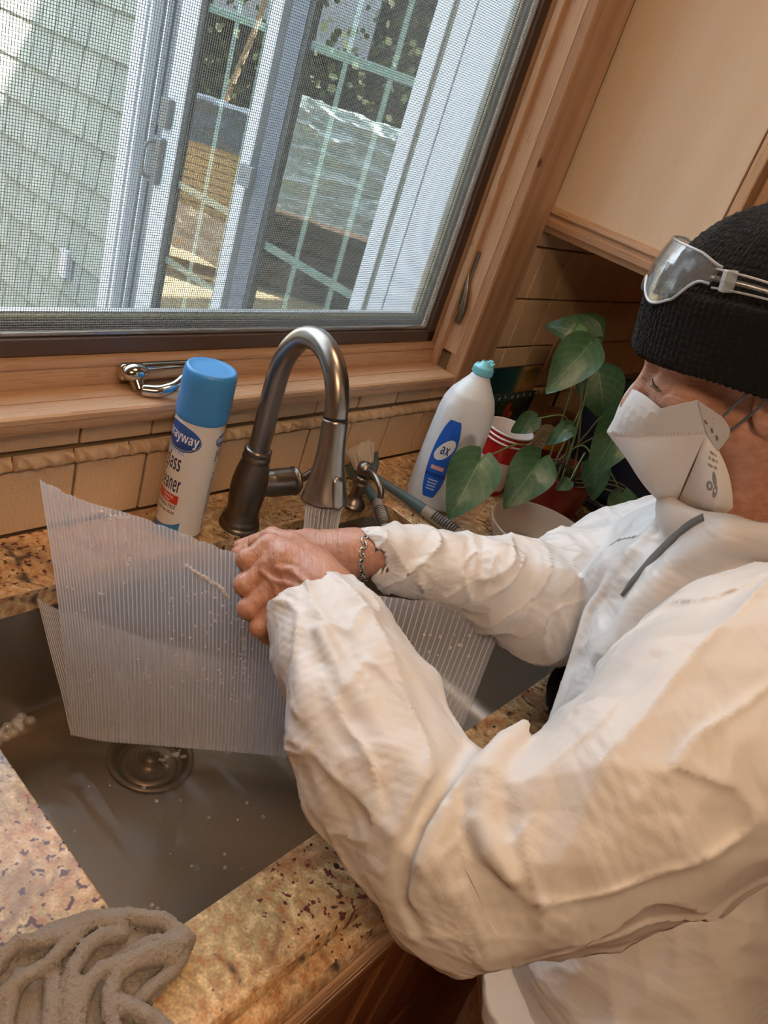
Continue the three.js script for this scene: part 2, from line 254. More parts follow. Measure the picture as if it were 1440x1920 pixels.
// ------------------------------------------------------------------ window with its trim
const win = struct('window_1', box(WX0, WX1 + 0.01, 1.07, 1.1275, -0.11, -0.045, 0.002, 0), WOOD);   // bottom rail of the wooden frame
part(win, 'jamb', box(WX1 - 0.002, WX1 + 0.012, 1.137, WY1, -0.108, 0.004, 0.001, 1), WOOD2); part(win, 'jamb', box(WX0 - 0.012, WX0, 1.137, WY1, -0.108, 0.004, 0.001, 1), WOOD2);
part(win, 'head', box(WX0, WX1, WY1, WY1 + 0.02, -0.108, 0.004, 0.001, 0), WOOD);
part(win, 'ledge_moulding', sweep([[-0.066, 1.137], [-0.0455, 1.137], [-0.0435, 1.134], [-0.0435, 1.129], [-0.045, 1.127], [-0.066, 1.127]], 0, WX0, WX1), WOOD2);
part(win, 'stop', box(WX1 - 0.014, WX1, 1.101, WY1, -0.045, -0.03, 0.003, 1), WOOD2);
const frameAround = (name, inset, w, z0, z1, mat, x0 = WX0, x1 = WX1 - 0.002, y0 = 1.137, y1 = WY1) => {
  const a = x0 + inset, b = x1 - inset, c = y0 + inset, d = y1 - inset, r = 0.0025;
  for (const [p, q, s, t, g] of [[a, b, c, c + w, 0], [a, b, d - w, d, 0], [a, a + w, c, d, 1], [b - w, b, c, d, 1]]) part(win, name, box(p, q, s, t, z0, z1, r, g), mat);
};
frameAround('screen_frame', 0, 0.023, -0.075, -0.06, BROWN);
frameAround('screen_frame_lip', 0.023, 0.006, -0.074, -0.066, ALUM);
frameAround('sash', 0.026, 0.012, -0.105, -0.077, BROWN); frameAround('glazing_bead', 0.034, 0.011, -0.1, -0.083, BRASSY); frameAround('sash_edge', 0.042, 0.006, -0.1, -0.087, ALUM);
part(win, 'pane', plain(WX0 + 0.04, WX1 - 0.04, 1.175, WY1 - 0.04, -0.096, -0.0955), phys({ color: 0xffffff, transmission: 1, roughness: 0, ior: 1.5, thickness: 0 }));
{ // woven insect screen: every wire is there
  const L = [], w = 0.00027, p = 0.0032, x0 = WX0 + 0.029, x1 = WX1 - 0.031, y0 = 1.166, y1 = WY1 - 0.03;
  for (let x = x0; x < x1; x += p) L.push(plain(x - w, x + w, y0, y1, -0.0706, -0.07)); for (let y = y0; y < y1; y += p) L.push(plain(x0, x1, y - w, y + w, -0.07, -0.0694));
  part(win, 'insect_screen', join(L), std({ color: 0x767d7a, roughness: 0.6 })).userData.kind = 'stuff';
}
{ // folding crank on the bottom rail, lock lever on the right jamb
  const cr = part(win, 'crank_housing', join([uvBox(new RoundedBoxGeometry(0.15, 0.024, 0.016, 4, 0.007).translate(-0.085, 1.122, -0.038), 0), new THREE.SphereGeometry(0.017, 24, 16).scale(1.15, 0.75, 0.9).translate(-0.14, 1.124, -0.031), rod([-0.14, 1.12, -0.03], [-0.14, 1.106, -0.014], 0.011, 0.008)]), CHROME);
  part(cr, 'crank_handle', join([taper([[-0.139, 1.107, -0.012], [-0.122, 1.110, 0.0], [-0.103, 1.116, 0.003], [-0.075, 1.128, -0.006], [-0.03, 1.132, -0.02]], [0.009, 0.0085, 0.006, 0.004, 0.004], 40, 16)]), CHROME);
  const lv = part(win, 'lock_lever', taper([[0.538, 1.197, -0.018], [0.533, 1.222, -0.014], [0.534, 1.255, -0.02], [0.538, 1.285, -0.032], [0.539, 1.31, -0.038]], [0.007, 0.0078, 0.0062, 0.0045, 0.004], 36, 14), NICKEL_DARK);
  part(lv, 'lever_plate', box(0.537, 0.541, 1.23, 1.33, -0.042, -0.022, 0.0015, 1), NICKEL_DARK);
}
// sill (stool) with its nosing, then the casings
struct('trim_1', sweep([[-0.045, 1.1], [0.017, 1.101], [0.0205, 1.0985], [0.0205, 1.092], [0.0185, 1.0905], [0.0185, 1.081], [0.016, 1.0765], [-0.045, 1.0765]], 0, -0.62, WX1 - 0.003), WOOD);
part(scene.getObjectByName('trim_1'), 'joint_strip', box(-0.62, WX1 - 0.003, 1.0985, 1.1018, -0.0445, -0.0125, 0.0008, 0), WOOD2);
const casing = (x0, x1, flip) => sweep([[x0, 0.003], [x0 + 0.004, 0.019], [x0 + 0.009, 0.021], [x0 + 0.013, 0.0165], [x0 + 0.018, 0.016], [x0 + 0.03, 0.019], [x0 + 0.05, 0.021], [x0 + 0.07, 0.0225], [x0 + 0.085, 0.0225], [x0 + 0.092, 0.02], [x1 - 0.006, 0.02], [x1, 0.014], [x1, -0.008], [x0, -0.008]], 1, 1.0765, WY1 + 0.09);
struct('trim_2', casing(0.541, 0.6535), WOOD2);
struct('trim_3', box(-0.63, -0.52, 1.0765, WY1 + 0.09, -0.008, 0.02, 0.004, 1), WOOD2);
struct('trim_4', box(-0.63, 0.6535, WY1 + 0.012, WY1 + 0.11, -0.008, 0.022, 0.004, 0), WOOD);

// ------------------------------------------------------------------ ceiling fittings
for (const [x, z, s] of LAMPS) {
  const t = thing('ceiling_light', s > 0.4 ? 'large square warm ceiling light left of the worker' : z < 1 ? 'small square warm ceiling light above the sink' : 'small square warm ceiling light behind the worker', 'light', [x, 2.4, z]);
  part(t, 'frame', join([plain(-s / 2 - 0.03, s / 2 + 0.03, 0, 0.05, -s / 2 - 0.03, -s / 2), plain(-s / 2 - 0.03, s / 2 + 0.03, 0, 0.05, s / 2, s / 2 + 0.03), plain(-s / 2 - 0.03, -s / 2, 0, 0.05, -s / 2, s / 2), plain(s / 2, s / 2 + 0.03, 0, 0.05, -s / 2, s / 2)]), std({ color: 0xe8e2d8, roughness: 0.6 }));
  part(t, 'glowing_diffuser', plain(-s / 2, s / 2, 0.004, 0.012, -s / 2, s / 2), std({ color: 0xffffff, emissive: new THREE.Color(1, 0.7, 0.42), emissiveIntensity: 1.5 }));
}

// ------------------------------------------------------------------ worktop, cabinets
{
  const s = new THREE.Shape(); s.moveTo(-1.35, 0.001); s.lineTo(1.75, 0.001); s.lineTo(1.75, 0.6266); s.lineTo(-1.35, 0.6266); s.closePath();
  const hole = (x0, x1, z0, z1, r) => { const h = new THREE.Path(); h.moveTo(x0 + r, z0); h.lineTo(x1 - r, z0); h.absarc(x1 - r, z0 + r, r, -Math.PI / 2, 0); h.lineTo(x1, z1 - r); h.absarc(x1 - r, z1 - r, r, 0, Math.PI / 2); h.lineTo(x0 + r, z1); h.absarc(x0 + r, z1 - r, r, Math.PI / 2, Math.PI); h.lineTo(x0, z0 + r); h.absarc(x0 + r, z0 + r, r, Math.PI, Math.PI * 1.5); return h; };
  s.holes.push(hole(-0.458, 0.3, 0.109, 0.549, 0.035));
  const top = new THREE.ExtrudeGeometry(s, { depth: 0.03, bevelEnabled: true, bevelThickness: 0.0015, bevelSize: 0.0015, bevelOffset: -0.0015, bevelSegments: 2, curveSegments: 12 }); top.rotateX(Math.PI / 2); top.translate(0, 0.9185, 0);
  const edge = sweep([[0.6255, 0.92], [0.6285, 0.9185], [0.631, 0.9145], [0.633, 0.9105], [0.637, 0.9085], [0.643, 0.9075], [0.6475, 0.9045], [0.6515, 0.899], [0.6535, 0.8915], [0.653, 0.884], [0.65, 0.8785], [0.646, 0.876], [0.6, 0.876], [0.6, 0.89], [0.6255, 0.89]], 0, -1.35, 1.75);
  const uvw = (g) => uvBox(g, 0, [0, 0]);
  const w = thing('countertop', 'speckled tan granite countertop with rounded front edge and a sink cutout', 'countertop');
  part(w, 'slab', join([uvw(top), uvw(edge)]), GRANITE);
}
{
  const c = thing('base_cabinet', 'brown wooden base cabinet under the granite worktop', 'cabinet', [0, 0, 0]);
  part(c, 'carcass', join([box(-1.3, 1.7, 0.1, 0.876, 0.56, 0.6, 0.002, 0), plain(-1.3, 1.7, 0.1, 0.12, 0.02, 0.56), plain(-1.3, -1.28, 0.1, 0.876, 0.02, 0.56), plain(1.68, 1.7, 0.1, 0.876, 0.02, 0.56)]), DARKWOOD);
  part(c, 'moulding', sweep([[0.6, 0.8755], [0.654, 0.8755], [0.656, 0.872], [0.656, 0.864], [0.652, 0.8625], [0.652, 0.859], [0.6555, 0.857], [0.6555, 0.847], [0.6515, 0.8455], [0.6515, 0.842], [0.655, 0.84], [0.655, 0.831], [0.652, 0.828], [0.6, 0.828]], 0, -1.3, 1.7), WOOD2);
  for (const [x0, x1] of [[-1.28, -0.9], [-0.88, -0.47], [-0.45, -0.04], [-0.02, 0.39], [0.41, 0.82], [0.84, 1.25]]) {
    const dr = part(c, 'drawer_front', box(x0, x1, 0.7, 0.82, 0.6, 0.62, 0.004, 0), DARKWOOD);
    const d = part(c, 'door', join([box(x0, x1, 0.12, 0.69, 0.6, 0.612, 0.003, 1), box(x0, x0 + 0.06, 0.12, 0.69, 0.61, 0.622, 0.003, 1), box(x1 - 0.06, x1, 0.12, 0.69, 0.61, 0.622, 0.003, 1), box(x0 + 0.06, x1 - 0.06, 0.63, 0.69, 0.61, 0.622, 0.003, 0), box(x0 + 0.06, x1 - 0.06, 0.12, 0.18, 0.61, 0.622, 0.003, 0)]), DARKWOOD);
    part(d, 'raised_panel', box(x0 + 0.075, x1 - 0.075, 0.195, 0.615, 0.611, 0.619, 0.004, 1), DARKWOOD);
  }
  part(c, 'toe_kick', plain(-1.3, 1.7, 0, 0.1, 0.5, 0.52), BLACK);
}
{
  const c = thing('wall_cabinet', 'pale maple wall cabinet with a plain side panel right of the window', 'cabinet');
  part(c, 'side_panel', box(0.68, 0.698, 1.436, 2.3, 0.002, 0.309, 0.0015, 1), PANEL);
  part(c, 'carcass', join([plain(0.698, 1.6, 1.45, 1.465, 0.002, 0.309), plain(0.698, 1.6, 2.28, 2.3, 0.002, 0.309), plain(0.698, 1.6, 1.465, 2.28, 0.002, 0.008), plain(1.585, 1.6, 1.45, 2.3, 0.002, 0.309)]), PANEL);
  part(c, 'face_frame', join([box(0.679, 0.73, 1.436, 2.3, 0.312, 0.332, 0.003, 1), box(1.55, 1.6, 1.436, 2.3, 0.312, 0.332, 0.003, 1), box(0.73, 1.55, 1.436, 1.48, 0.312, 0.332, 0.003, 0), box(0.73, 1.55, 2.25, 2.3, 0.312, 0.332, 0.003, 0)]), WOOD);
  const prof = [[0.675, 1.437], [0.668, 1.433], [0.667, 1.426], [0.672, 1.421], [0.672, 1.416], [0.669, 1.413], [0.669, 1.402], [0.673, 1.398], [0.676, 1.39], [0.695, 1.39], [0.695, 1.437]];
  const side = sweep(prof, 0, 0.002, 0.33); side.rotateY(Math.PI / 2);      // runs along z
  side.computeBoundingBox(); const bb = side.boundingBox; side.translate(0.667 - bb.min.x, 0, 0.002 - bb.min.z);
  part(c, 'light_rail', join([uvBox(side, 2), box(0.69, 1.6, 1.39, 1.437, 0.312, 0.335, 0.003, 0)]), WOOD);
  for (const [x0, x1] of [[0.715, 1.135], [1.145, 1.565]]) { const d = part(c, 'door', join([box(x0, x0 + 0.06, 1.45, 2.29, 0.332, 0.352, 0.004, 1), box(x1 - 0.06, x1, 1.45, 2.29, 0.332, 0.352, 0.004, 1), box(x0 + 0.06, x1 - 0.06, 1.45, 1.51, 0.332, 0.352, 0.004, 0), box(x0 + 0.06, x1 - 0.06, 2.23, 2.29, 0.332, 0.352, 0.004, 0)]), WOOD); part(d, 'door_panel', box(x0 + 0.058, x1 - 0.058, 1.505, 2.235, 0.334, 0.344, 0.003, 1), WOOD2); }
}

// ------------------------------------------------------------------ the yard outside: shingled wing of the house, sliding door, lumber under plastic
const OX = 1.3;                                                     // face of the wing's wall
const SAGE = [[0.215, 0.235, 0.21], [0.235, 0.255, 0.225], [0.2, 0.22, 0.2]].map((c) => std({ color: new THREE.Color().setRGB(...c), roughness: 0.85, bumpMap: grainMap, bumpScale: 0.0015 }));
const WHITE_TRIM = std({ color: 0xb0b7c2, roughness: 0.55 }), GREY_TRIM = std({ color: 0x6a7077, roughness: 0.5 }), SLATE = std({ color: 0x525a68, roughness: 0.5 }), GASKET = std({ color: 0x2d2f33, roughness: 0.7 });
const MUNTIN = std({ color: 0x7f9a93, roughness: 0.5 }), OLIVE = std({ color: 0x6a6c60, roughness: 0.6 });
const outer = struct('wall_outside', join([plain(OX, OX + 0.2, -0.45, 3.4, -8, -2.29), plain(OX, OX + 0.2, -0.45, 3.4, -0.86, -0.11), plain(OX, OX + 0.2, 2.15, 3.4, -2.29, -0.86)]), GREY_TRIM);
struct('wall_inside_wing', join([plain(OX + 1.4, OX + 1.5, -0.45, 3.4, -8, -0.16), plain(OX, OX + 1.5, -0.5, -0.44, -8, -0.16), plain(OX, OX + 1.5, 3.4, 3.5, -8, -0.16), plain(OX + 0.2, OX + 1.4, -0.45, 3.4, -2.9, -2.8), plain(OX + 0.2, OX + 1.4, -0.45, 3.4, -0.3, -0.2)]), std({ color: 0x33363c, roughness: 0.9 }));  // dark wall colour paints in the gloom of the unlit room behind the door
struct('ground', plain(-30, 30, -0.6, -0.45, -40, -0.16), std({ color: 0xa08d6a, roughness: 0.95 }));
struct('wall_upper', plain(-9, 6, 2.6, 5.75, -0.16, 3.7), std({ color: 0xa9b3a6, roughness: 0.9 }));
struct('roof', plain(-9.4, 6.3, 5.75, 5.92, -0.5, 4), std({ color: 0x4a4644, roughness: 0.9 }));
for (let row = 0; row < 12; row++) for (let z = -2.405; z > -5.6;) {
  const w = rr(0.085, 0.185), y = -0.09 + row * 0.1785, m = part(outer, 'shingle', new RoundedBoxGeometry(0.016, 0.188, w - 0.006, 1, 0.002), SAGE[Math.floor(rnd() * 3)]);
  if (y > 2.05 || y < -0.1) { outer.remove(m); z -= w; continue; }
  m.position.set(OX - 0.008 + rr(-0.001, 0.001), y, z - w / 2); m.rotation.z = -0.085 + rr(-0.008, 0.008); m.rotation.y = rr(-0.008, 0.008); z -= w;
}
const vbar = (parent, name, z0, z1, x0, x1, mat, y0 = -0.4, y1 = 2.15) => part(parent, name, box(x0, x1, y0, y1, z0, z1, 0.003, 1), mat);
vbar(outer, 'casing', -2.4, -2.285, OX - 0.03, OX + 0.02, WHITE_TRIM); vbar(outer, 'casing_bead', -2.315, -2.31, OX - 0.034, OX - 0.028, GREY_TRIM);
vbar(outer, 'casing', -0.924, -0.868, OX - 0.03, OX + 0.02, WHITE_TRIM); vbar(outer, 'weatherstrip', -0.868, -0.855, OX - 0.02, OX + 0.02, OLIVE);
for (const [a, b] of [[-0.853, -0.793], [-0.789, -0.52], [-0.516, -0.115]]) vbar(outer, 'corner_board', a, b, OX - 0.022, OX + 0.01, WHITE_TRIM, -0.4, 3.2);
const slid = struct('door_1', join([box(OX + 0.0, OX + 0.1, -0.42, -0.36, -2.285, -0.92, 0.003, 2), box(OX, OX + 0.1, 2.08, 2.15, -2.285, -0.92, 0.003, 2)]), GREY_TRIM);
vbar(slid, 'track', -2.285, -2.165, OX + 0.02, OX + 0.08, GREY_TRIM); vbar(slid, 'track_rib', -2.25, -2.243, OX + 0.005, OX + 0.03, WHITE_TRIM); vbar(slid, 'track_rib', -2.215, -2.21, OX + 0.005, OX + 0.03, SLATE);
const PANE = phys({ color: 0xffffff, transmission: 1, roughness: 0, ior: 2.4, thickness: 0 });
{
  const a = part(slid, 'door_panel', join([box(OX + 0.01, OX + 0.05, -0.35, 2.08, -2.165, -2.052, 0.004, 1), box(OX + 0.01, OX + 0.05, -0.35, 2.08, -1.662, -1.605, 0.004, 1), box(OX + 0.01, OX + 0.05, -0.35, -0.25, -2.05, -1.66, 0.004, 2)]), WHITE_TRIM);
  part(a, 'gasket', join([plain(OX + 0.012, OX + 0.04, -0.25, 2.08, -2.052, -2.022), plain(OX + 0.012, OX + 0.04, -0.25, 2.08, -1.667, -1.66)]), GASKET);
  part(a, 'glass_pane', plain(OX + 0.026, OX + 0.0265, -0.25, 2.08, -2.022, -1.665), PANE);
  for (const z of [-1.85, -1.682]) part(a, 'muntin', box(OX + 0.027, OX + 0.034, -0.25, 2.08, z - 0.011, z + 0.011, 0.002, 1), MUNTIN);
  for (const y of [1.545, 0.91, 0.6]) part(a, 'muntin', box(OX + 0.0272, OX + 0.0342, y - 0.014, y + 0.014, -2.022, -1.665, 0.002, 2), MUNTIN);
  const h = part(a, 'door_handle', join([box(OX - 0.02, OX + 0.012, 1.09, 1.2, -2.165, -2.105, 0.008), box(OX - 0.02, OX + 0.012, 0.87, 1.05, -2.18, -2.12, 0.008), tube([[OX - 0.02, 1.03, -2.16], [OX - 0.05, 1.02, -2.165], [OX - 0.056, 0.96, -2.168], [OX - 0.05, 0.9, -2.165], [OX - 0.02, 0.89, -2.16]], 0.008, 24, 8)]), std({ color: 0x5d5f62, roughness: 0.5 }), 'dull grey handle');
  vbar(slid, 'gap_strip', -1.605, -1.535, OX + 0.06, OX + 0.07, GASKET);
  const b = part(slid, 'door_panel', join([box(OX - 0.015, OX + 0.02, -0.35, 2.08, -1.535, -1.452, 0.004, 1), box(OX - 0.015, OX + 0.02, -0.35, -0.25, -1.45, -0.93, 0.004, 2)]), SLATE);
  part(b, 'gasket', join([plain(OX - 0.01, OX + 0.02, -0.25, 2.08, -1.452, -1.428), plain(OX - 0.01, OX + 0.02, -0.25, 2.08, -0.93, -0.924)]), GASKET);
  part(b, 'glass_pane', plain(OX + 0.004, OX + 0.0045, -0.25, 2.08, -1.428, -0.93), PANE);
  for (const z of [-1.252, -1.05]) part(b, 'muntin', box(OX + 0.006, OX + 0.013, -0.25, 2.08, z - 0.011, z + 0.011, 0.002, 1), MUNTIN);
  for (const y of [1.545, 0.878]) part(b, 'muntin', box(OX + 0.0062, OX + 0.0132, y - 0.015, y + 0.015, -1.428, -0.93, 0.002, 2), MUNTIN);
  part(b, 'latch', box(OX - 0.04, OX - 0.012, 1.04, 1.115, -1.6, -1.53, 0.005), GREY_TRIM);
}
{
  const t = thing('outdoor_outlet', 'small grey outlet cover on the green shingled wall outside', 'outlet', [OX - 0.014, 0.315, -2.695]);
  part(t, 'cover', box(-0.03, 0.004, -0.065, 0.065, -0.046, 0.02, 0.006), std({ color: 0xa9a9b6, roughness: 0.5 }));
  part(t, 'base_plate', box(-0.012, 0.006, -0.065, 0.035, 0.0, 0.046, 0.004), GREY_TRIM);
}
// the pile stands in the sunny yard, left of the wing, and shows as a reflection in the sliding door
const yard = new THREE.Matrix4().makeRotationY(Math.PI * 1.25).setPosition(2 * OX - 3.75, -0.45, -4.75);   // local x runs along the pile, local -z faces the door
const inYard = (g) => g.applyMatrix4(yard);
const BOARD = [[0.62, 0.42, 0.2], [0.7, 0.5, 0.27], [0.55, 0.36, 0.17]].map((c) => std({ color: new THREE.Color().setRGB(...c), roughness: 0.8, bumpMap: grainMap, bumpScale: 0.001 }));
const ORD = ['first', 'second', 'third', 'fourth', 'fifth', 'sixth', 'seventh', 'eighth', 'ninth', 'tenth', 'eleventh'];
for (let k = 0; k < 11; k++) for (let j = 0; j < 2; j++) { const x0 = -0.75 + rr(-0.05, 0.05), y = 0.38 + k * 0.06; solid('lumber_board', inYard(box(x0, x0 + 1.1, y, y + 0.054, 0.02 + j * 0.16, 0.165 + j * 0.16, 0.004, 0)), BOARD[(k * 2 + j + k % 3) % 3], (k === 10 ? 'topmost' : ORD[10 - k] + ' from the top') + ' lumber board, ' + (j ? 'back' : 'front') + ' row of the stack mirrored in the door', 'board', 'lumber boards stacked in the yard'); }
for (const x of [-0.55, 0.2]) solid('timber_bearer', inYard(box(x, x + 0.1, 0, 0.37, 0.03, 0.33, 0.005, 2)), BOARD[2], (x < 0 ? 'short timber bearer under the outer end of the lumber stack' : 'short timber bearer under the lumber stack beside the dark beams'), 'timber', 'bearers under the lumber stack');
for (let k = 0; k < 5; k++) solid('dark_beam', inYard(box(0.4, 1.7, 0.05 + k * 0.13, 0.05 + k * 0.13 + 0.1, 0.1 - 0.02 * (k % 2), 0.34, 0.006, 0)), std({ color: 0x4a3a2c, roughness: 0.85 }), (k === 4 ? 'topmost' : ORD[4 - k] + ' from the top') + ' of the dark beams under the plastic in the yard', 'beam', 'dark beams under the plastic');
const FILM = phys({ color: 0xe4f2f2, transmission: 0.3, roughness: 0.16, ior: 1.6, thickness: 0, side: THREE.DoubleSide });
solid('plastic_cover', inYard(grid((u, v) => { const x = 0.36 + u * 1.4, a = v * 2.2; const s = a < 1.2 ? [0.74 + a * 0.68, -0.04] : [1.55, -0.04 + (a - 1.2) * 0.42]; const k = 0.09 * fbm(x * 2.2, a * 7, 3, 3) + 0.07 * ridge(x * 2.2, a * 7, 8) + 0.035 * ridge(x * 6 + a * 3, a * 12, 4); return [x, s[0] + (a < 1.2 ? 0.2 : 1) * k * 0.6, s[1] - k]; }, 90, 90)), FILM, 'crumpled clear plastic draped over the pile in the yard', 'plastic cover');
solid('blue_tarpaulin', inYard(grid((u, v) => { const x = -0.8 + u * 1.1, k = 0.05 * fbm(x * 3, v * 4, 5, 3); return v < 0.6 ? [x, 1.03 + v * 0.55, 0.0 - k] : [x, 1.36 + k, (v - 0.6) * 0.9]; }, 40, 30)), phys({ color: 0x5c6776, roughness: 0.35, side: THREE.DoubleSide }), 'grey blue sheet wrapped over the top of the lumber stack', 'tarpaulin');
solid('dust_sheet', inYard(grid((u, v) => { const x = -0.75 + u * 1.0, k = 0.1 * fbm(x * 4, v * 4, 9, 3); return [x, 0.62 - v * 0.3 - 0.18 * u + k, -0.06 - v * 0.25 - k]; }, 50, 30)), std({ color: 0xcbb094, roughness: 0.8, side: THREE.DoubleSide }), 'crumpled tan sheet lying against the lumber stack', 'sheet');
solid('yard_fence', inYard(plain(-4, 5, 0, 4.2, 1.9, 2.0)), std({ color: 0x23292a, roughness: 0.9 }), 'dark fence behind the lumber stack in the yard', 'fence');
solid('tree_trunk', inYard(taper([[-0.35, 0, 1.1], [-0.3, 1.2, 1.1], [-0.12, 2.2, 1.1], [-0.16, 3.2, 1.1]], [0.05, 0.03, 0.025, 0.02], 24, 8)), std({ color: 0x9a8468, roughness: 0.9 }), 'thin pale tree trunk in front of the dark fence', 'tree');
{ const L = []; for (let k = 0; k < 700; k++) { const g = new THREE.CircleGeometry(rr(0.02, 0.05), 5); g.rotateY(rr(-1, 1)); g.rotateX(rr(-1, 1)); g.translate(rr(-1.5, 1.5), rr(1.0, 2.6) - 0.2 * rnd(), 1.1 + rr(-0.2, 0.4)); L.push(g); } solid('hedge', inYard(join(L)), std({ color: 0x3e4a2c, roughness: 0.8, side: THREE.DoubleSide }), 'loose dark green shrub in front of the fence', 'shrub').userData.kind = 'stuff'; }
solid('white_shed', inYard(plain(-0.75, 0.9, 2.0, 3.6, 1.56, 1.8)), WHITE_TRIM, 'white building edge high behind the shrub', 'building');

// ------------------------------------------------------------------ sink: two bowls of brushed steel under the granite
const rrect = (x0, x1, z0, z1, r, n) => {                            // n points round a rounded rectangle
  const P = [], c = [[x1 - r, z1 - r, 0], [x0 + r, z1 - r, 1], [x0 + r, z0 + r, 2], [x1 - r, z0 + r, 3]], k = n / 4;
  for (const [cx, cz, q] of c) for (let i = 0; i < k; i++) { const a = (q + i / (k - 1)) * Math.PI / 2; P.push([cx + Math.cos(a) * r, cz + Math.sin(a) * r]); }
  return P;
};
const ringSurface = (rings) => { const P = [], U = [], I = [], n = rings[0].length; rings.forEach((R) => R.forEach(([x, y, z]) => { P.push(x, y, z); U.push(x + (Math.abs(y - 0.8) > 0.085 ? 0 : z * 0.0), z + y); })); for (let j = 0; j < rings.length - 1; j++) for (let i = 0; i < n; i++) { const a = j * n + i, b = j * n + (i + 1) % n; I.push(a, b, a + n, a + n, b, b + n); } const g = new THREE.BufferGeometry(); g.setAttribute('position', new THREE.Float32BufferAttribute(P, 3)); g.setAttribute('uv', new THREE.Float32BufferAttribute(U, 2)); g.setIndex(I); g.computeVertexNormals(); return g; };
const FLOORY = 0.706;
function bowl(x0, x1, drain) {
  const z0 = 0.103, z1 = 0.555, n = 96, rings = [], circle = [...Array(n)].map((_, i) => { const q = Math.floor(i / 24), a = (q + (i % 24) / 23) * Math.PI / 2; return [drain[0] + Math.cos(a) * 0.052, drain[1] + Math.sin(a) * 0.052]; });
  const at = (inset, r, y) => rings.push(rrect(x0 + inset, x1 - inset, z0 + inset, z1 - inset, r, n).map(([x, z]) => [x, y, z]));
  at(-0.012, 0.05, 0.8865); at(0, 0.04, 0.8865); at(0.002, 0.04, 0.885); for (let k = 1; k < 6; k++) at(0.002 + k * 0.0016, 0.04, mix(0.886, FLOORY + 0.03, k / 5));
  for (let k = 1; k <= 8; k++) { const a = k / 8 * Math.PI / 2; at(0.01 + 0.03 * (1 - Math.cos(a)), 0.04 + 0.006 * k / 8, FLOORY + 0.03 * (1 - Math.sin(a))); }
  const last = rings[rings.length - 1];
  for (let k = 1; k <= 12; k++) rings.push(last.map(([x, , z], i) => [mix(x, circle[i][0], k / 12), FLOORY - 0.004 * k / 12, mix(z, circle[i][1], k / 12)]));
  return ringSurface(rings);
}
const sinkSteel = STEEL.clone(); sinkSteel.side = THREE.DoubleSide; sinkSteel.color = new THREE.Color(0xa39a90); sinkSteel.roughness = 0.42;
{
  const s = thing('kitchen_sink', 'brushed steel undermount sink with two bowls below the granite', 'sink');
  const DRAIN = phys({ color: 0x8f867b, roughness: 0.4, metalness: 0.9 }); part(s, 'left_bowl', bowl(-0.463, -0.045, [-0.219, 0.252]), sinkSteel); part(s, 'right_bowl', bowl(-0.025, 0.305, [0.12, 0.252]), sinkSteel);
  for (const x of [-0.219, 0.12]) {
    const d = part(s, 'drain', lathe([[0.0565, 0.0], [0.056, 0.003], [0.052, 0.0035], [0.047, 0.001], [0.043, -0.006], [0.041, -0.014], [0.02, -0.016], [0, -0.016]], 64), DRAIN); d.position.set(x, FLOORY - 0.002, 0.252);
    const b = part(d, 'strainer', join([lathe([[0.038, -0.013], [0.036, -0.009], [0.03, -0.0085], [0.026, -0.012], [0.012, -0.0125], [0.009, -0.004], [0.006, 0.001], [0, 0.002]], 48), ...[...Array(12)].map((_, k) => { const g = new THREE.TorusGeometry(0.003, 0.0008, 6, 12); g.rotateX(Math.PI / 2); g.translate(Math.cos(k * 0.5236) * 0.02, -0.011, Math.sin(k * 0.5236) * 0.02); return g; })]), DRAIN);
  }
}
// shallow water standing in the left bowl, with ripples round the drain and where the splash runs
const WATER = phys({ color: 0xe2d6c6, transmission: 0.96, roughness: 0.04, ior: 1.33, thickness: 0 });
const shape = rrect(-0.446, -0.062, 0.12, 0.538, 0.05, 120);
{
  const rings = [], c = [-0.254, 0.329], N = 90;
  const hgt = (x, z) => { const d = Math.hypot(x + 0.219, z - 0.252), e = Math.hypot(x + 0.36, z - 0.46), b = Math.hypot(x + 0.42, z - 0.2); return 0.7215 - 0.0035 * Math.exp(-d * d / 0.0012) + 0.0018 * Math.sin(d * 220) * Math.exp(-Math.abs(d - 0.056) * 32) + 0.0016 * fbm(x * 30, z * 30, 4, 3) + 0.0034 * Math.max(0, fbm(x * 75, z * 75, 7, 2)) * (Math.exp(-e * e / 0.002) + 1.8 * Math.exp(-b * b / 0.0014)); };
  for (let k = 0; k <= N; k++) rings.push(shape.map(([x, z]) => { const f = 1 - k / N * 0.999, X = mix(c[0], x, f), Z = mix(c[1], z, f); return [X, hgt(X, Z), Z]; }));
  const g = ringSurface(rings); solid('sink_water', g, WATER, 'shallow rippling water standing in the left sink bowl', 'water');
  // foam and drips: small bubbles at the back edge and the left front
  const B = []; const add = (x, z, r0) => { const r = r0 * 1.5, q = new THREE.SphereGeometry(r, 10, 6, 0, 6.2832, 0, 1.57); q.translate(x, hgt(x, z) - r * 0.25, z); B.push(q); };
  for (let k = 0; k < 46; k++) { const t = rnd(); add(mix(-0.42, -0.33, t) + rr(-0.008, 0.008), mix(0.15, 0.128, t) + rr(-0.008, 0.01), rr(0.0016, 0.0052)); }
  for (let k = 0; k < 60; k++) add(-0.37 + rr(-0.05, 0.05) * rr(0.3, 1), 0.46 + rr(-0.05, 0.05) * rr(0.3, 1), rr(0.0008, 0.0028));
  for (let k = 0; k < 18; k++) add(rr(-0.36, -0.16), rr(0.26, 0.5), rr(0.0007, 0.002));
  for (let k = 0; k < 12; k++) add(-0.2 + rr(-0.02, 0.02), 0.28 + rr(-0.012, 0.012), rr(0.001, 0.0025));
  solid('water_bubbles', join(B), phys({ color: 0xffffff, transmission: 0.75, roughness: 0.02, ior: 1.5, thickness: 0, clearcoat: 1, clearcoatRoughness: 0.02 }), 'scattered small bubbles floating on the sink water', 'bubbles').userData.kind = 'stuff';
}

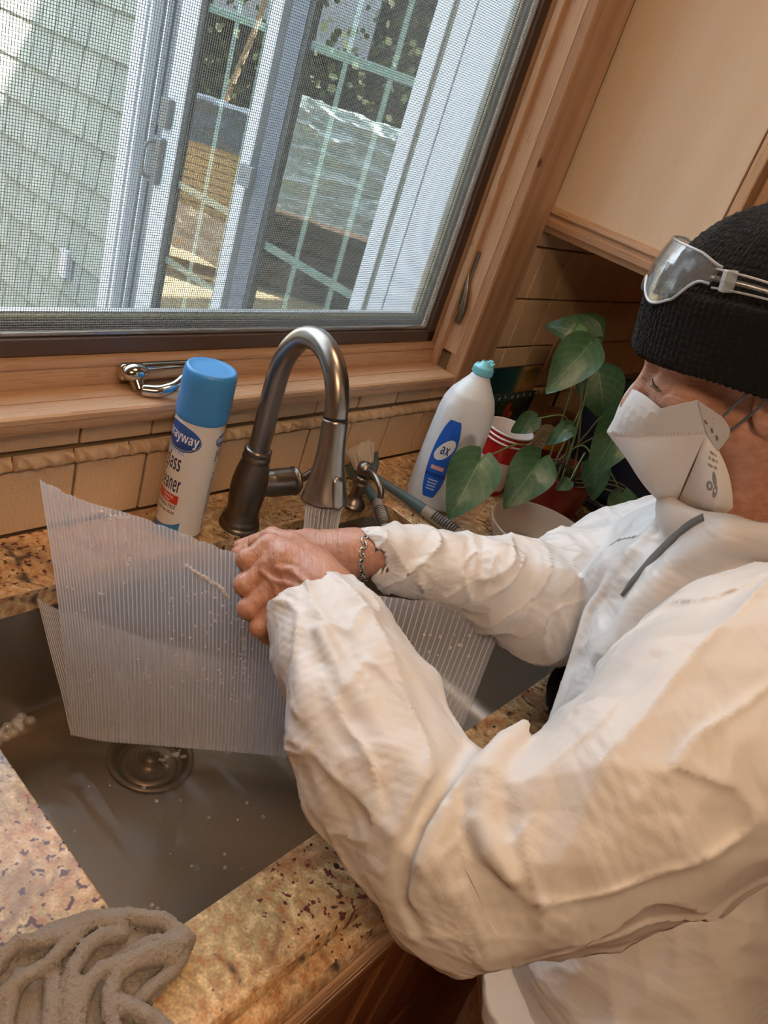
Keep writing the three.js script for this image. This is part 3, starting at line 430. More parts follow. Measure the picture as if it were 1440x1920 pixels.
// ------------------------------------------------------------------ faucet
const FD = [-0.174, 0.985], fp = (s, y, o = 0) => [FD[0] * s + FD[1] * o, y, 0.086 + FD[1] * s - FD[0] * o];
const HEADTOP = fp(0.141, 1.176), HEADEND = fp(0.167, 1.074);
{
  const f = thing('faucet', 'brushed nickel gooseneck faucet with a flared pull-down spray head running', 'faucet');
  const b = lathe([[0.0305, 0.92], [0.031, 0.923], [0.0295, 0.927], [0.0275, 0.9275], [0.0285, 0.931], [0.028, 0.935], [0.0258, 0.936], [0.0262, 0.94], [0.025, 0.944], [0.0238, 0.948], [0.0245, 0.957], [0.0262, 0.972], [0.0268, 0.985], [0.0262, 1.0], [0.0242, 1.014], [0.0216, 1.026], [0.0195, 1.033], [0.0198, 1.035], [0.0206, 1.037], [0.0206, 1.041], [0.0192, 1.043], [0.019, 1.046], [0.0198, 1.048], [0.0195, 1.052], [0.0165, 1.054], [0, 1.054]], 64); b.translate(0, 0, 0.086);
  part(f, 'base', b, NICKEL_DARK);
  part(f, 'gooseneck', tube([fp(0, 1.04), fp(0, 1.09), fp(-0.001, 1.14), fp(0.002, 1.182), fp(0.014, 1.214), fp(0.036, 1.238), fp(0.066, 1.248), fp(0.096, 1.241), fp(0.12, 1.222), fp(0.134, 1.199), HEADTOP], 0.0152, 110, 36), NICKEL);
  const ax = V(...HEADEND).sub(V(...HEADTOP)), L = ax.length(), q = new THREE.Quaternion().setFromUnitVectors(V(0, -1, 0), ax.clone().normalize());
  const head = part(f, 'spray_head', lathe([[0, 0.002], [0.0135, 0.002], [0.0158, 0.0], [0.0164, -0.003], [0.0166, -0.02], [0.0175, -0.038], [0.0195, -0.056], [0.0228, -0.074], [0.0268, -0.091], [0.0302, -L + 0.004], [0.0305, -L], [0.0292, -L - 0.002], [0.0285, -L + 0.001], [0, -L + 0.002]].map(([r, y]) => [r, y]).reverse(), 72), NICKEL); head.quaternion.copy(q); head.position.set(...HEADTOP);
  part(head, 'neck_ring', lathe([[0.0148, 0.0045], [0.0157, 0.004], [0.0157, 0.001], [0.0148, 0.0005]].reverse(), 48), BLACK);
  part(head, 'spray_face', lathe([[0.0282, -L - 0.0005], [0.0265, -L - 0.0035], [0, -L - 0.004]].reverse(), 48), std({ color: 0x3c3a38, roughness: 0.5 }));
  const btn = new THREE.CapsuleGeometry(0.0075, 0.028, 8, 16); btn.scale(1, 1, 0.35); btn.rotateX(-0.21); btn.translate(0, -L + 0.017, 0.0275); btn.rotateY(-0.22);
  part(head, 'spray_button', btn, NICKEL);
  const v = V(1, 0.02, 0.17).normalize(), vq = new THREE.Quaternion().setFromUnitVectors(V(0, 1, 0), v);
  const valve = part(f, 'valve_body', lathe([[0.0, 0.0], [0.0185, 0.0], [0.0192, 0.02], [0.0205, 0.028], [0.0212, 0.031], [0.0216, 0.06], [0.0212, 0.066], [0.0188, 0.0665], [0.0185, 0.069], [0.0222, 0.07], [0.0222, 0.074], [0.02, 0.0765], [0, 0.078]].reverse(), 56), NICKEL_DARK); valve.quaternion.copy(vq); valve.position.set(0.004, 0.992, 0.088);
  part(f, 'lever', taper([[0.078, 0.994, 0.1], [0.095, 0.995, 0.1], [0.115, 1.0, 0.096], [0.142, 1.006, 0.09]], [0.007, 0.006, 0.005, 0.006], 24, 12), NICKEL_DARK);
}
{ // running water: a ring of thin jets and a broken core
  const dir = V(...HEADEND).sub(V(...HEADTOP)).normalize(), ex = V(FD[1], 0, -FD[0]), ez = V().crossVectors(ex, dir).normalize(), o = V(...HEADEND).addScaledVector(dir, 0.003);
  const jets = [];
  const jet = (a, r, l, w, k) => { const P = [], n = 7; for (let i = 0; i <= n; i++) { const t = i / n * l, rr_ = r * (1 - t * 1.2); P.push(o.clone().addScaledVector(dir, t).addScaledVector(ex, Math.cos(a) * rr_ + rr(-k, k)).addScaledVector(ez, Math.sin(a) * rr_ + rr(-k, k)).add(V(0, -t * t * 0.6, 0)).toArray()); } jets.push(taper(P, [...Array(6)].map(() => w * rr(0.75, 1.3)), 20, 7)); };
  for (let k = 0; k < 26; k++) jet(k / 26 * 6.2832, 0.0225, rr(0.08, 0.09), 0.001, 0.0001);
  for (let k = 0; k < 16; k++) jet(k / 16 * 6.2832 + 0.1, 0.0155, rr(0.085, 0.1), 0.0008, 0.0002);
  for (let k = 0; k < 7; k++) jet(rnd() * 6.28, rr(0.001, 0.007), rr(0.075, 0.1), 0.0017, 0.0009);
  solid('water_stream', join(jets), phys({ color: 0xffffff, transmission: 0.5, roughness: 0.06, ior: 1.33, thickness: 0.002 }), 'streams of water falling from the flared spray head', 'water');
}
{
  const d = thing('soap_dispenser', 'small nickel soap pump on the counter right of the faucet', 'soap dispenser', [0.232, 0.92, 0.107]);
  part(d, 'base', lathe([[0, 0], [0.0215, 0], [0.0218, 0.003], [0.02, 0.006], [0.0175, 0.007], [0.0178, 0.011], [0.013, 0.014], [0.0105, 0.022], [0.011, 0.036], [0.0135, 0.044], [0.0135, 0.047], [0.011, 0.049], [0.0125, 0.053], [0.0125, 0.057], [0.009, 0.06], [0, 0.06]].reverse(), 40), NICKEL_DARK);
  part(d, 'pump_head', join([lathe([[0, 0.06], [0.008, 0.06], [0.0125, 0.066], [0.0135, 0.074], [0.011, 0.082], [0, 0.085]].reverse(), 32), taper([[0, 0.073, 0.005], [-0.012, 0.078, 0.035], [-0.02, 0.07, 0.058], [-0.022, 0.058, 0.064]], [0.007, 0.006, 0.0055, 0.005], 24, 12)]), NICKEL_DARK);
}

// ------------------------------------------------------------------ spray can of glass cleaner
{
  const label = canvasTex(2048, 1152, (c, w, h) => {                 // once round the can; 0.5 faces the left of the photograph
    c.fillStyle = '#e9e4de'; c.fillRect(0, 0, w, h);
    const oval = (x, y, rx, ry, text, size, full) => { c.save(); c.translate(x, y); c.rotate(0.04); c.fillStyle = '#16305f'; c.beginPath(); c.ellipse(3, 8, rx + 8, ry + 8, 0, 0, 7); c.fill(); c.fillStyle = '#fff'; c.beginPath(); c.ellipse(0, 0, rx + 4, ry + 4, 0, 0, 7); c.fill(); const g = c.createLinearGradient(0, -ry, 0, ry); g.addColorStop(0, '#2c62b4'); g.addColorStop(1, '#1b3f8b'); c.fillStyle = g; c.beginPath(); c.ellipse(0, 0, rx, ry, 0, 0, 7); c.fill(); c.fillStyle = '#f4f6fb'; c.font = 'bold ' + size + 'px sans-serif'; c.textAlign = 'center'; c.fillText(text, 0, size * 0.3); if (full) { c.font = '26px sans-serif'; c.fillText('®', rx * 0.8, size * 0.36); } c.restore(); };
    const tall = (t, x, y, sx, sy, color, px = 100) => { c.save(); c.translate(x, y); c.scale(sx, sy); c.fillStyle = color; c.font = 'bold ' + px + 'px sans-serif'; c.textAlign = 'center'; c.fillText(t, 0, 0); c.restore(); };
    oval(1024, 170, 320, 118, 'Sprayway', 128, true);
    tall("World's Best", 1010, 335, 0.8, 1, '#6d9bd6', 62);
    tall('glass', 1000, 500, 1.05, 1.75, '#23234f', 120); tall('cleaner', 1000, 705, 0.92, 1.75, '#23234f', 120);
    c.fillStyle = '#cf3a2c'; c.save(); c.translate(1010, 775); c.rotate(0.03); c.fillRect(-190, -42, 385, 92); c.fillStyle = '#f6ded6'; c.font = 'bold 40px sans-serif'; c.textAlign = 'center'; c.fillText('foaming', 40, -2); c.fillText('action', 20, 38); c.restore();
    tall('AMMONIA FREE', 1000, 880, 0.9, 1, '#1d1c33', 56); tall('Streak-Free Shine', 1000, 935, 0.9, 1, '#2c2c44', 50);
    c.strokeStyle = '#8d8a60'; c.lineWidth = 8; c.beginPath(); c.arc(860, 1000, 48, 0, 7); c.stroke(); c.beginPath(); c.arc(860, 1000, 30, 0, 7); c.stroke();
    c.fillStyle = '#2d7fc0'; c.beginPath(); c.moveTo(560, h); c.lineTo(560, 1060); c.bezierCurveTo(800, 1090, 1120, 1090, 1290, 1000); c.lineTo(1290, h); c.fill();
    c.fillStyle = '#1b2a6b'; c.beginPath(); c.moveTo(560, h); c.lineTo(560, 1120); c.bezierCurveTo(850, 1150, 1150, 1130, 1290, 1095); c.lineTo(1290, h); c.fill();
    oval(1735, 165, 175, 62, 'Sprayway', 68, false); tall('glass', 1695, 345, 0.8, 1.5, '#23234f', 92); tall('cleaner', 1885, 345, 0.8, 1.5, '#23234f', 92);
    c.fillStyle = '#7c9cc6'; c.font = '34px sans-serif'; c.textAlign = 'left'; c.fillText('Cleans and shines', 1625, 420); c.fillText('without streaks', 1625, 458); c.fillStyle = '#2b2a3c'; c.font = 'bold 32px sans-serif'; c.fillText('DIRECTIONS:', 1625, 510);
    c.fillStyle = '#4c4858'; for (let y = 535; y < 960; y += 17) { for (let x = 1625; x < 1995;) { const q = rr(12, 52); c.fillRect(x, y, q, 7); x += q + 9; } }
    c.fillStyle = '#222'; c.font = 'bold 50px sans-serif'; c.fillText('5', 1625, 1010); for (let k = 0; k < 40; k++) c.fillRect(1655 + k * 7, 1040, rr(2, 5), 70);
  });
  const t = thing('spray_can', 'white spray can of glass cleaner with a bright blue cap', 'spray can', [-0.092, 0.92, 0.06], 95 * Math.PI / 180);
  const body = new THREE.CylinderGeometry(0.0335, 0.0335, 0.178, 72, 1, true); body.translate(0, 0.096, 0);
  part(t, 'can_body', body, phys({ map: label, roughness: 0.32, clearcoat: 0.5, clearcoatRoughness: 0.2 }));
  part(t, 'can_rim', lathe([[0, 0.004], [0.03, 0.003], [0.0335, 0], [0.0342, 0.003], [0.0338, 0.007]], 64), ALUM);
  part(t, 'cap', lathe([[0.0336, 0.182], [0.0349, 0.183], [0.0351, 0.19], [0.0347, 0.24], [0.034, 0.2475], [0.0322, 0.2515], [0.0295, 0.2525], [0.027, 0.251], [0.02, 0.2505], [0, 0.251]].reverse().map(([r, y]) => [r, y]), 72), phys({ color: 0x3c8fd4, roughness: 0.36, clearcoat: 0.3, clearcoatRoughness: 0.3, side: THREE.DoubleSide }));
}
// two dish brushes on the counter, crossing behind the tap
function brush(head, neck, grip, end, label) {
  const t = thing('dish_brush', label, 'brush');
  const TEAL = phys({ color: 0x4e646c, roughness: 0.45 }), BEIGE = phys({ color: 0x9a9080, roughness: 0.55 });
  part(t, 'handle', taper([head, neck, grip], [0.0075, 0.0085, 0.0105], 30, 16, 0.9), TEAL);
  const d = V(...end).sub(V(...grip));
  part(t, 'grip', taper([grip, V(...grip).addScaledVector(d, 0.5).toArray(), end], [0.0112, 0.0125, 0.0085], 30, 18, 0.85), BEIGE);
  const ribs = []; for (let k = 0; k < 10; k++) { const p = V(...grip).addScaledVector(d, 0.25 + k * 0.055), g = new THREE.TorusGeometry(0.0112, 0.0016, 6, 24, 3.4); g.rotateZ(-0.3); g.applyQuaternion(new THREE.Quaternion().setFromUnitVectors(V(0, 0, 1), d.clone().normalize())); g.translate(...p.toArray()); ribs.push(g); }
  part(t, 'grip_ribs', join(ribs), std({ color: 0x4f4a45, roughness: 0.6 }));
  return t;
}
{
  const b = brush([0.303, 0.948, 0.075], [0.322, 0.94, 0.12], [0.336, 0.934, 0.182], [0.345, 0.9305, 0.275], 'long dish brush with white bristles and grey teal and beige handle');
  const hd = part(b, 'brush_head', taper([[0.28, 0.95, 0.068], [0.301, 0.95, 0.072], [0.335, 0.955, 0.052], [0.348, 0.964, 0.036]], [0.009, 0.011, 0.01, 0.007], 24, 14, 0.6), phys({ color: 0x4e646c, roughness: 0.45 }));
  const br = []; for (let i = 0; i < 7; i++) for (let j = 0; j < 4; j++) for (let k = 0; k < 7; k++) { const x = 0.276 + i * 0.0095 + rr(-0.001, 0.001), z = 0.067 - i * 0.0035 - j * 0.004; br.push(rod([x, 0.953, z], [x - 0.006 + rr(-0.006, 0.006) + (i - 3) * 0.002, 0.953 + 0.032 + rr(-0.002, 0.002), z - 0.016 + rr(-0.005, 0.005)], 0.0007, 0.0006, 5)); }
  part(b, 'bristles', join(br), std({ color: 0xe9dccb, roughness: 0.6 })).userData.kind = 'stuff';
  const c = brush([0.279, 0.942, 0.062], [0.274, 0.938, 0.095], [0.264, 0.9335, 0.132], [0.205, 0.9305, 0.212], 'shorter dish brush lying beside the soap pump with its grip forward');
  part(c, 'scrub_head', taper([[0.272, 0.941, 0.068], [0.284, 0.942, 0.05], [0.292, 0.94, 0.03]], [0.008, 0.015, 0.011], 20, 14, 0.6), phys({ color: 0x4e646c, roughness: 0.45 }));
}
// rags: taupe terry towel at the front left corner, grey cloth over the far front edge
const terry = grey(512, 512, (u, v) => 0.5 + 0.5 * noise(u * 190, v * 190, 3) + 0.3 * noise(u * 80, v * 200, 8)); terry.repeat.set(2, 2);
const chain = (x, y, z, L, k) => { let d = 1e9; for (let i = 0; i < L.length - 1; i++) { const q = cone(x, y, z, L[i], L[i + 1]); d = k ? smin(d, q, k) : Math.min(d, q); } return d; };
function rag(name, T, B, nFold, amp, mat, label, phase) {             // cloth between two edge curves on the worktop, hanging over the front edge
  const ct = new THREE.CatmullRomCurve3(T.map(([x, z]) => V(x, 0, z))), cb = new THREE.CatmullRomCurve3(B.map(([x, z]) => V(x, 0, z)));
  const g = grid((u, v) => {
    const a = ct.getPoint(v), b = cb.getPoint(v), w = u + 0.05 * Math.sin(v * 7 + u * 4 + phase) * Math.sin(u * Math.PI); let x = mix(a.x, b.x, w), z = mix(a.z, b.z, w);
    const grow = sstep(0, 0.22, v), e = Math.min(u, 1 - u), q = (u * nFold + 0.55 * Math.sin(v * 4.2 + phase) + 0.65 * fbm(u * 2.6, v * 4, phase, 2) + v * 0.6) * Math.PI * 2;
    const f = Math.pow(0.5 + 0.5 * Math.sin(q), 1.5), h = 0.0045 * sstep(0, 0.06, e) + amp * grow * f * sstep(0, 0.1, e) * (0.65 + 0.9 * fbm(u * 4, v * 6, phase + 3, 2) + 0.35) + amp * 0.6 * grow * Math.sin(u * Math.PI) + 0.0014 * noise(x * 340, z * 340, 3);
    x += 0.006 * Math.cos(q) * grow; z += 0.008 * Math.cos(q + 0.7) * grow * sstep(0, 0.15, e);
    if (z > 0.648) { const d = z - 0.648, k = Math.min(1, d / 0.03); return [x, 0.921 + h * (1 - k * 0.55) - Math.max(0, d - 0.012) * 1.0, 0.648 + Math.min(d, 0.02) + h * k * 0.8]; }
    return [x, 0.9215 + h, z];
  }, 330, 360);
  solid(name, g, mat, label, 'towel');
}
{ // bunched terry towel: a base lying on the stone and the folds that rise from it, both with looped pile
  const R = (y, r, L) => L.map(([x, z], k) => [x, y - (k === 0 || k === L.length - 1 ? 0.004 : 0), z, r]);
  const FOLDS = [
    R(0.934, 0.0065, [[-0.428, 0.566], [-0.436, 0.543], [-0.456, 0.524], [-0.483, 0.508], [-0.509, 0.501], [-0.53, 0.5]]), R(0.939, 0.0055, [[-0.467, 0.533], [-0.467, 0.524], [-0.484, 0.512], [-0.499, 0.511], [-0.52, 0.506], [-0.532, 0.497], [-0.55, 0.5]]),
    R(0.941, 0.0055, [[-0.484, 0.512], [-0.498, 0.517], [-0.51, 0.521], [-0.524, 0.525], [-0.545, 0.524], [-0.57, 0.528]]), R(0.941, 0.006, [[-0.471, 0.534], [-0.484, 0.529], [-0.496, 0.53], [-0.512, 0.539], [-0.525, 0.557], [-0.536, 0.578], [-0.54, 0.61]]),
    R(0.935, 0.005, [[-0.43, 0.566], [-0.453, 0.552], [-0.48, 0.547]]), R(0.942, 0.006, [[-0.433, 0.568], [-0.457, 0.562], [-0.483, 0.556], [-0.497, 0.551], [-0.512, 0.556], [-0.526, 0.57], [-0.534, 0.585], [-0.538, 0.62]]),
    R(0.941, 0.006, [[-0.446, 0.572], [-0.475, 0.561], [-0.49, 0.562], [-0.501, 0.57], [-0.508, 0.584], [-0.514, 0.602], [-0.516, 0.63]]), R(0.933, 0.0055, [[-0.43, 0.567], [-0.442, 0.577], [-0.454, 0.581], [-0.472, 0.581], [-0.486, 0.583]]),
    R(0.94, 0.007, [[-0.498, 0.576], [-0.492, 0.59], [-0.485, 0.606], [-0.482, 0.62], [-0.484, 0.64]]), R(0.937, 0.006, [[-0.521, 0.526], [-0.531, 0.546], [-0.545, 0.568], [-0.56, 0.6]]), R(0.936, 0.006, [[-0.54, 0.517], [-0.553, 0.529], [-0.568, 0.55], [-0.59, 0.58]]), R(0.938, 0.008, [[-0.55, 0.5], [-0.6, 0.52], [-0.65, 0.56]]),
  ];
  const OUT = [[-0.424, 0.565], [-0.427, 0.543], [-0.45, 0.517], [-0.478, 0.501], [-0.506, 0.492], [-0.525, 0.487], [-0.562, 0.486], [-0.62, 0.495], [-0.67, 0.54], [-0.66, 0.63], [-0.55, 0.645], [-0.485, 0.642], [-0.474, 0.61], [-0.481, 0.594], [-0.456, 0.588], [-0.451, 0.583], [-0.437, 0.576]];
  const inside = (x, z) => { let d = 1e9, w = false; for (let i = 0, n = OUT.length; i < n; i++) { const [ax, az] = OUT[i], [bx, bz] = OUT[(i + 1) % n], t = clamp(((x - ax) * (bx - ax) + (z - az) * (bz - az)) / ((bx - ax) ** 2 + (bz - az) ** 2)); d = Math.min(d, Math.hypot(x - ax - (bx - ax) * t, z - az - (bz - az) * t)); if ((az > z) !== (bz > z) && x < (bx - ax) * (z - az) / (bz - az) + ax) w = !w; } return w ? -d : d; };
  const f = (x, y, z) => {
    const p = inside(x, z), lift = 0.924 + 0.004 * sstep(0, -0.03, p) + 0.004 * fbm(x * 25, z * 25, 3, 2); let d = smax(p, y - lift, 0.01);
    if (d < 0.05) for (const L of FOLDS) d = smin(d, chain(x, y, z, L), 0.005);
    d = Math.max(d, 0.9212 - y); return d > 0.01 ? d : d - 0.0011 * noise(x * 330, y * 330, z * 330) - 0.0006 * noise(x * 620, y * 300, z * 620);
  };
  solid('terry_towel', mesh(f, [-0.68, 0.919, 0.478], [-0.415, 0.957, 0.655], 0.0017, (x, y, z) => [x * 3, z * 3 + y]), phys({ color: 0x9b9086, roughness: 1, sheen: 0.5, sheenColor: new THREE.Color(0.5, 0.47, 0.44), sheenRoughness: 0.6, bumpMap: terry, bumpScale: 0.0012 }), 'taupe terry towel bunched at the front left corner of the sink', 'towel');
}
rag('grey_cloth', [[0.13, 0.585], [0.16, 0.566], [0.2, 0.553], [0.25, 0.545], [0.3, 0.54]], [[0.125, 0.59], [0.15, 0.604], [0.19, 0.612], [0.24, 0.615], [0.29, 0.612]], 2.2, 0.02, phys({ side: THREE.DoubleSide, color: 0x4c4a4c, roughness: 1, bumpMap: terry, bumpScale: 0.0015 }), 'dark grey cloth lying on the front edge right of the sink', 2.1);

// ------------------------------------------------------------------ things on the counter right of the tap
{ // milky jug with a blue label and an open aqua cap
  const t = thing('detergent_jug', 'milky white plastic jug with blue label and open aqua flip cap', 'jug', [0.4, 0.921, 0.152], 0);
  const th = -0.75, ca = Math.cos(th), sa = Math.sin(th);              // broad side turned towards the tap
  const prof = [[0, 0.0445], [0.06, 0.0455], [0.12, 0.0445], [0.175, 0.043], [0.2, 0.0405], [0.22, 0.0355], [0.236, 0.027], [0.249, 0.0185], [0.262, 0.0155]];
  const rad = (y) => { for (let i = 0; i < prof.length - 1; i++) if (y <= prof[i + 1][0]) return mix(prof[i][1], prof[i + 1][1], (y - prof[i][0]) / (prof[i + 1][0] - prof[i][0])); return 0.0155; };
  const sdf = (x, y, z) => {
    const X = x * ca - z * sa, Z = x * sa + z * ca, r = rad(clamp(y, 0, 0.262)), k = sstep(0.252, 0.19, y), a = r * (1 + 0.12 * k), b = r * (1 - 0.06 * k), n = 2 + 0.8 * k;
    let d = (Math.pow(Math.pow(Math.abs(X / a), n) + Math.pow(Math.abs(Z / b), n), 1 / n) - 1) * Math.min(a, b);
    d = smax(d, Math.abs(y - 0.131) - 0.131, 0.014);
    const p = ell(X - 0.012, y - 0.098, Z - 0.046, [0, 0, 0], [0.018, 0.062, 0.03]);   // grip pressed into the side
    return smax(d, -p, 0.007);
  };
  part(t, 'body', mesh(sdf, [-0.06, -0.006, -0.06], [0.06, 0.272, 0.06], 0.0028), phys({ color: 0xe6e9ec, roughness: 0.35, transmission: 0.22, thickness: 0, clearcoat: 0.35, clearcoatRoughness: 0.3, ior: 1.3 }));
  const lab = canvasTex(256, 512, (c, w, h) => { c.fillStyle = '#1f5fd0'; c.fillRect(0, 0, w, h); c.fillStyle = '#dfe6f4'; c.beginPath(); c.ellipse(128, 190, 112, 56, -0.5, 0, 7); c.fill(); c.fillStyle = '#173a8e'; c.font = 'bold 92px sans-serif'; c.textAlign = 'center'; c.fillText('ax', 128, 220); c.fillStyle = '#e6a9b6'; c.fillRect(40, 300, 150, 26); c.fillStyle = '#1a3f9d'; c.fillRect(0, 350, w, 22); c.fillStyle = '#c9d7f2'; for (let k = 0; k < 4; k++) c.fillRect(50, 392 + k * 20, 130, 8); });
  const rim = []; part(t, 'label', grid((u, v) => { // lies a hair over the broad face
    const y = 0.028 + v * 0.15, w = 0.031 * Math.pow(Math.sin(Math.PI * clamp(v * 0.94 + 0.03)), 0.35), X = -0.0225 + (u - 0.5) * w * 1.25; let Z = 0.07; for (let i = 0; i < 70; i++) { const x = X * ca + Z * sa, z = -X * sa + Z * ca, d = sdf(x, y, z); if (d < 0.0007) break; Z -= Math.min(0.004, d * 0.6); }
    return [X * ca + Z * sa, y, -X * sa + Z * ca];
  }, 20, 40), phys({ map: lab, roughness: 0.3, clearcoat: 0.4, side: THREE.DoubleSide }));
  const AQUA = phys({ color: 0x7fd0e2, roughness: 0.35, transmission: 0.15, thickness: 0, clearcoat: 0.3 });
  const cap = part(t, 'cap', join([lathe([[0, 0.018], [0.006, 0.018], [0.0065, 0.0225], [0.009, 0.016], [0.0155, 0.0145], [0.0172, 0.011], [0.0175, 0.001], [0.0168, 0], [0.0, 0]].reverse(), 40), ...[...Array(26)].map((_, k) => { const g = new THREE.BoxGeometry(0.0012, 0.009, 0.0012); g.translate(Math.cos(k * 0.2417) * 0.0174, 0.0055, Math.sin(k * 0.2417) * 0.0174); return g; })]), AQUA); cap.position.y = 0.258;
  part(cap, 'flip_lid', join([uvBox(new RoundedBoxGeometry(0.02, 0.005, 0.017, 3, 0.002).translate(0.029, 0.0115, 0.002), 0), uvBox(new RoundedBoxGeometry(0.008, 0.007, 0.009, 2, 0.002).translate(0.036, 0.0135, 0.002), 0), rod([0.014, 0.012, 0.001], [0.022, 0.0115, 0.002], 0.003, 0.003, 8)]), AQUA).rotation.y = 0.35;
}
{
  const t = thing('clear_bottle', 'small clear bottle with a printed label behind the white jug', 'bottle', [0.575, 0.921, 0.072]);
  const CLEAR = phys({ color: 0xf2f2ee, transmission: 0.9, roughness: 0.05, ior: 1.45, thickness: 0 });
  part(t, 'body', lathe([[0, 0], [0.026, 0], [0.028, 0.004], [0.028, 0.1], [0.025, 0.112], [0.014, 0.122], [0.0125, 0.135], [0, 0.135]].reverse(), 40), CLEAR);
  part(t, 'label', new THREE.CylinderGeometry(0.0284, 0.0284, 0.06, 40, 1, true).translate(0, 0.055, 0), phys({ roughness: 0.4, map: canvasTex(512, 128, (c, w, h) => { c.fillStyle = '#dcdad6'; c.fillRect(0, 0, w, h); c.fillStyle = '#3b3a40'; for (let k = 0; k < 4; k++) { c.font = 'bold 26px sans-serif'; c.fillText('PK', 20 + k * 128, 34); c.font = 'bold 20px sans-serif'; c.fillText('Cleaner', 16 + k * 128, 66); c.fillRect(16 + k * 128, 78, 86, 4); c.fillRect(16 + k * 128, 90, 70, 4); } }) }));
  part(t, 'cap', lathe([[0, 0.16], [0.01, 0.159], [0.0125, 0.154], [0.0128, 0.135], [0, 0.135]].reverse(), 32), phys({ color: 0xe6e3df, roughness: 0.4 }));
}
{ // three nested party cups
  const CUP_RED = phys({ color: 0xb3121d, roughness: 0.28, clearcoat: 0.4, clearcoatRoughness: 0.2 }), CUP_WHITE = phys({ color: 0xeae2dc, roughness: 0.35 });
  const make = (label) => { const t = thing('party_cup', label, 'cup', [0.572, 0.921, 0.158], 0, 'nested red party cups'); part(t, 'outside', lathe([[0.0305, 0], [0.032, 0.002], [0.033, 0.03], [0.0335, 0.031], [0.0392, 0.075], [0.0398, 0.0765], [0.0452, 0.115]], 56), CUP_RED); part(t, 'inside', lathe([[0.0452, 0.115], [0.0438, 0.115], [0.0315, 0.004], [0, 0.004]], 56), CUP_WHITE); part(t, 'rolled_rim', new THREE.TorusGeometry(0.0458, 0.0019, 10, 64).rotateX(Math.PI / 2).translate(0, 0.1155, 0), CUP_WHITE); return t; };
  const a = make('lowest of the three nested red party cups beside the plant');
  for (const [k, l] of [[1, 'middle of the three nested red party cups beside the plant'], [2, 'topmost of the three nested red party cups, its white inside open']]) { const c = a.clone(); c.name = numbered('party_cup'); c.userData = { label: l, category: 'cup', group: 'nested red party cups' }; c.position.y += k * 0.0095; scene.add(c); }
}
{
  const t = thing('plastic_bowl', 'frosted clear plastic bowl on the counter beyond the right sleeve', 'bowl', [0.447, 0.921, 0.353]);
  part(t, 'bowl', lathe([[0, 0.0015], [0.06, 0.0015], [0.07, 0.004], [0.083, 0.03], [0.0905, 0.052], [0.0945, 0.054], [0.095, 0.056], [0.0935, 0.0575], [0.0895, 0.0555], [0.081, 0.031], [0.069, 0.006], [0.06, 0.0035], [0, 0.0035]].reverse(), 72), phys({ color: 0xe9ded0, transmission: 0.6, roughness: 0.3, ior: 1.3, thickness: 0, clearcoat: 0.4, clearcoatRoughness: 0.2 }));
}
{ // two small painted cards propped against the tiles
  const card = (name, x0, x1, y0, y1, draw, label) => { const t = thing(name, label, 'card', [x0, y0, 0.0065]); part(t, 'backing', box(0, x1 - x0, 0, y1 - y0, 0, 0.004, 0.001), std({ color: 0x33403c, roughness: 0.7 })); const g = new THREE.PlaneGeometry(x1 - x0 - 0.003, y1 - y0 - 0.003); g.translate((x1 - x0) / 2, (y1 - y0) / 2, 0.0043); part(t, 'print', g, phys({ map: canvasTex(512, 256, draw), roughness: 0.3, clearcoat: 0.4 })); };
  card('painted_card', 0.69, 0.897, 1.039, 1.104, (c, w, h) => { const g = c.createLinearGradient(0, 0, w, 0); g.addColorStop(0, '#123f49'); g.addColorStop(0.5, '#1d5a62'); g.addColorStop(0.62, '#b4905c'); g.addColorStop(1, '#a98552'); c.fillStyle = g; c.fillRect(0, 0, w, h); c.strokeStyle = '#54602c'; c.lineWidth = 9; for (let k = 0; k < 15; k++) { const a = 0.3 + k * 0.17; c.beginPath(); c.moveTo(440, 6); c.quadraticCurveTo(440 - Math.cos(a) * 60, 40 + Math.sin(a) * 50, 440 - Math.cos(a) * 130, 6 + Math.sin(a) * 170); c.stroke(); } }, 'painted card of teal water and a palm frond, upper of two');
  card('painted_card', 0.715, 0.917, 0.955, 1.036, (c, w, h) => { c.fillStyle = '#17332f'; c.fillRect(0, 0, w, h); for (let k = 0; k < 260; k++) { c.fillStyle = ['#24463c', '#10231f', '#33543a', '#3b4a2c'][k % 4]; c.beginPath(); c.ellipse(rr(0, w), rr(40, h), rr(6, 34), rr(4, 14), rr(0, 3), 0, 7); c.fill(); } c.fillStyle = '#2b6470'; c.fillRect(0, 0, w, 46); c.fillStyle = '#b5391f'; c.beginPath(); c.ellipse(250, 130, 30, 62, 0.1, 0, 7); c.fill(); c.fillStyle = '#d06a2a'; c.fillRect(280, 150, 46, 50); }, 'dark green painted card with a red figure, lower of two');
}
{
  const t = thing('wall_outlet', 'cream outlet plate on the tiled wall behind the plant', 'outlet', [0.915, 1.083, 0.0015]);
  part(t, 'plate', box(0, 0.072, 0, 0.115, 0, 0.006, 0.003), phys({ color: 0xcdb08a, roughness: 0.45 }));
  part(t, 'plug', join([uvBox(new RoundedBoxGeometry(0.03, 0.03, 0.03, 3, 0.007).translate(0.042, 0.043, 0.022), 0), tube([[0.042, 0.036, 0.036], [0.045, 0.02, 0.045], [0.06, -0.06, 0.035], [0.09, -0.13, 0.03], [0.12, -0.155, 0.03]], 0.003, 24, 8)]), BLACK, 'black plug with a cord');
}
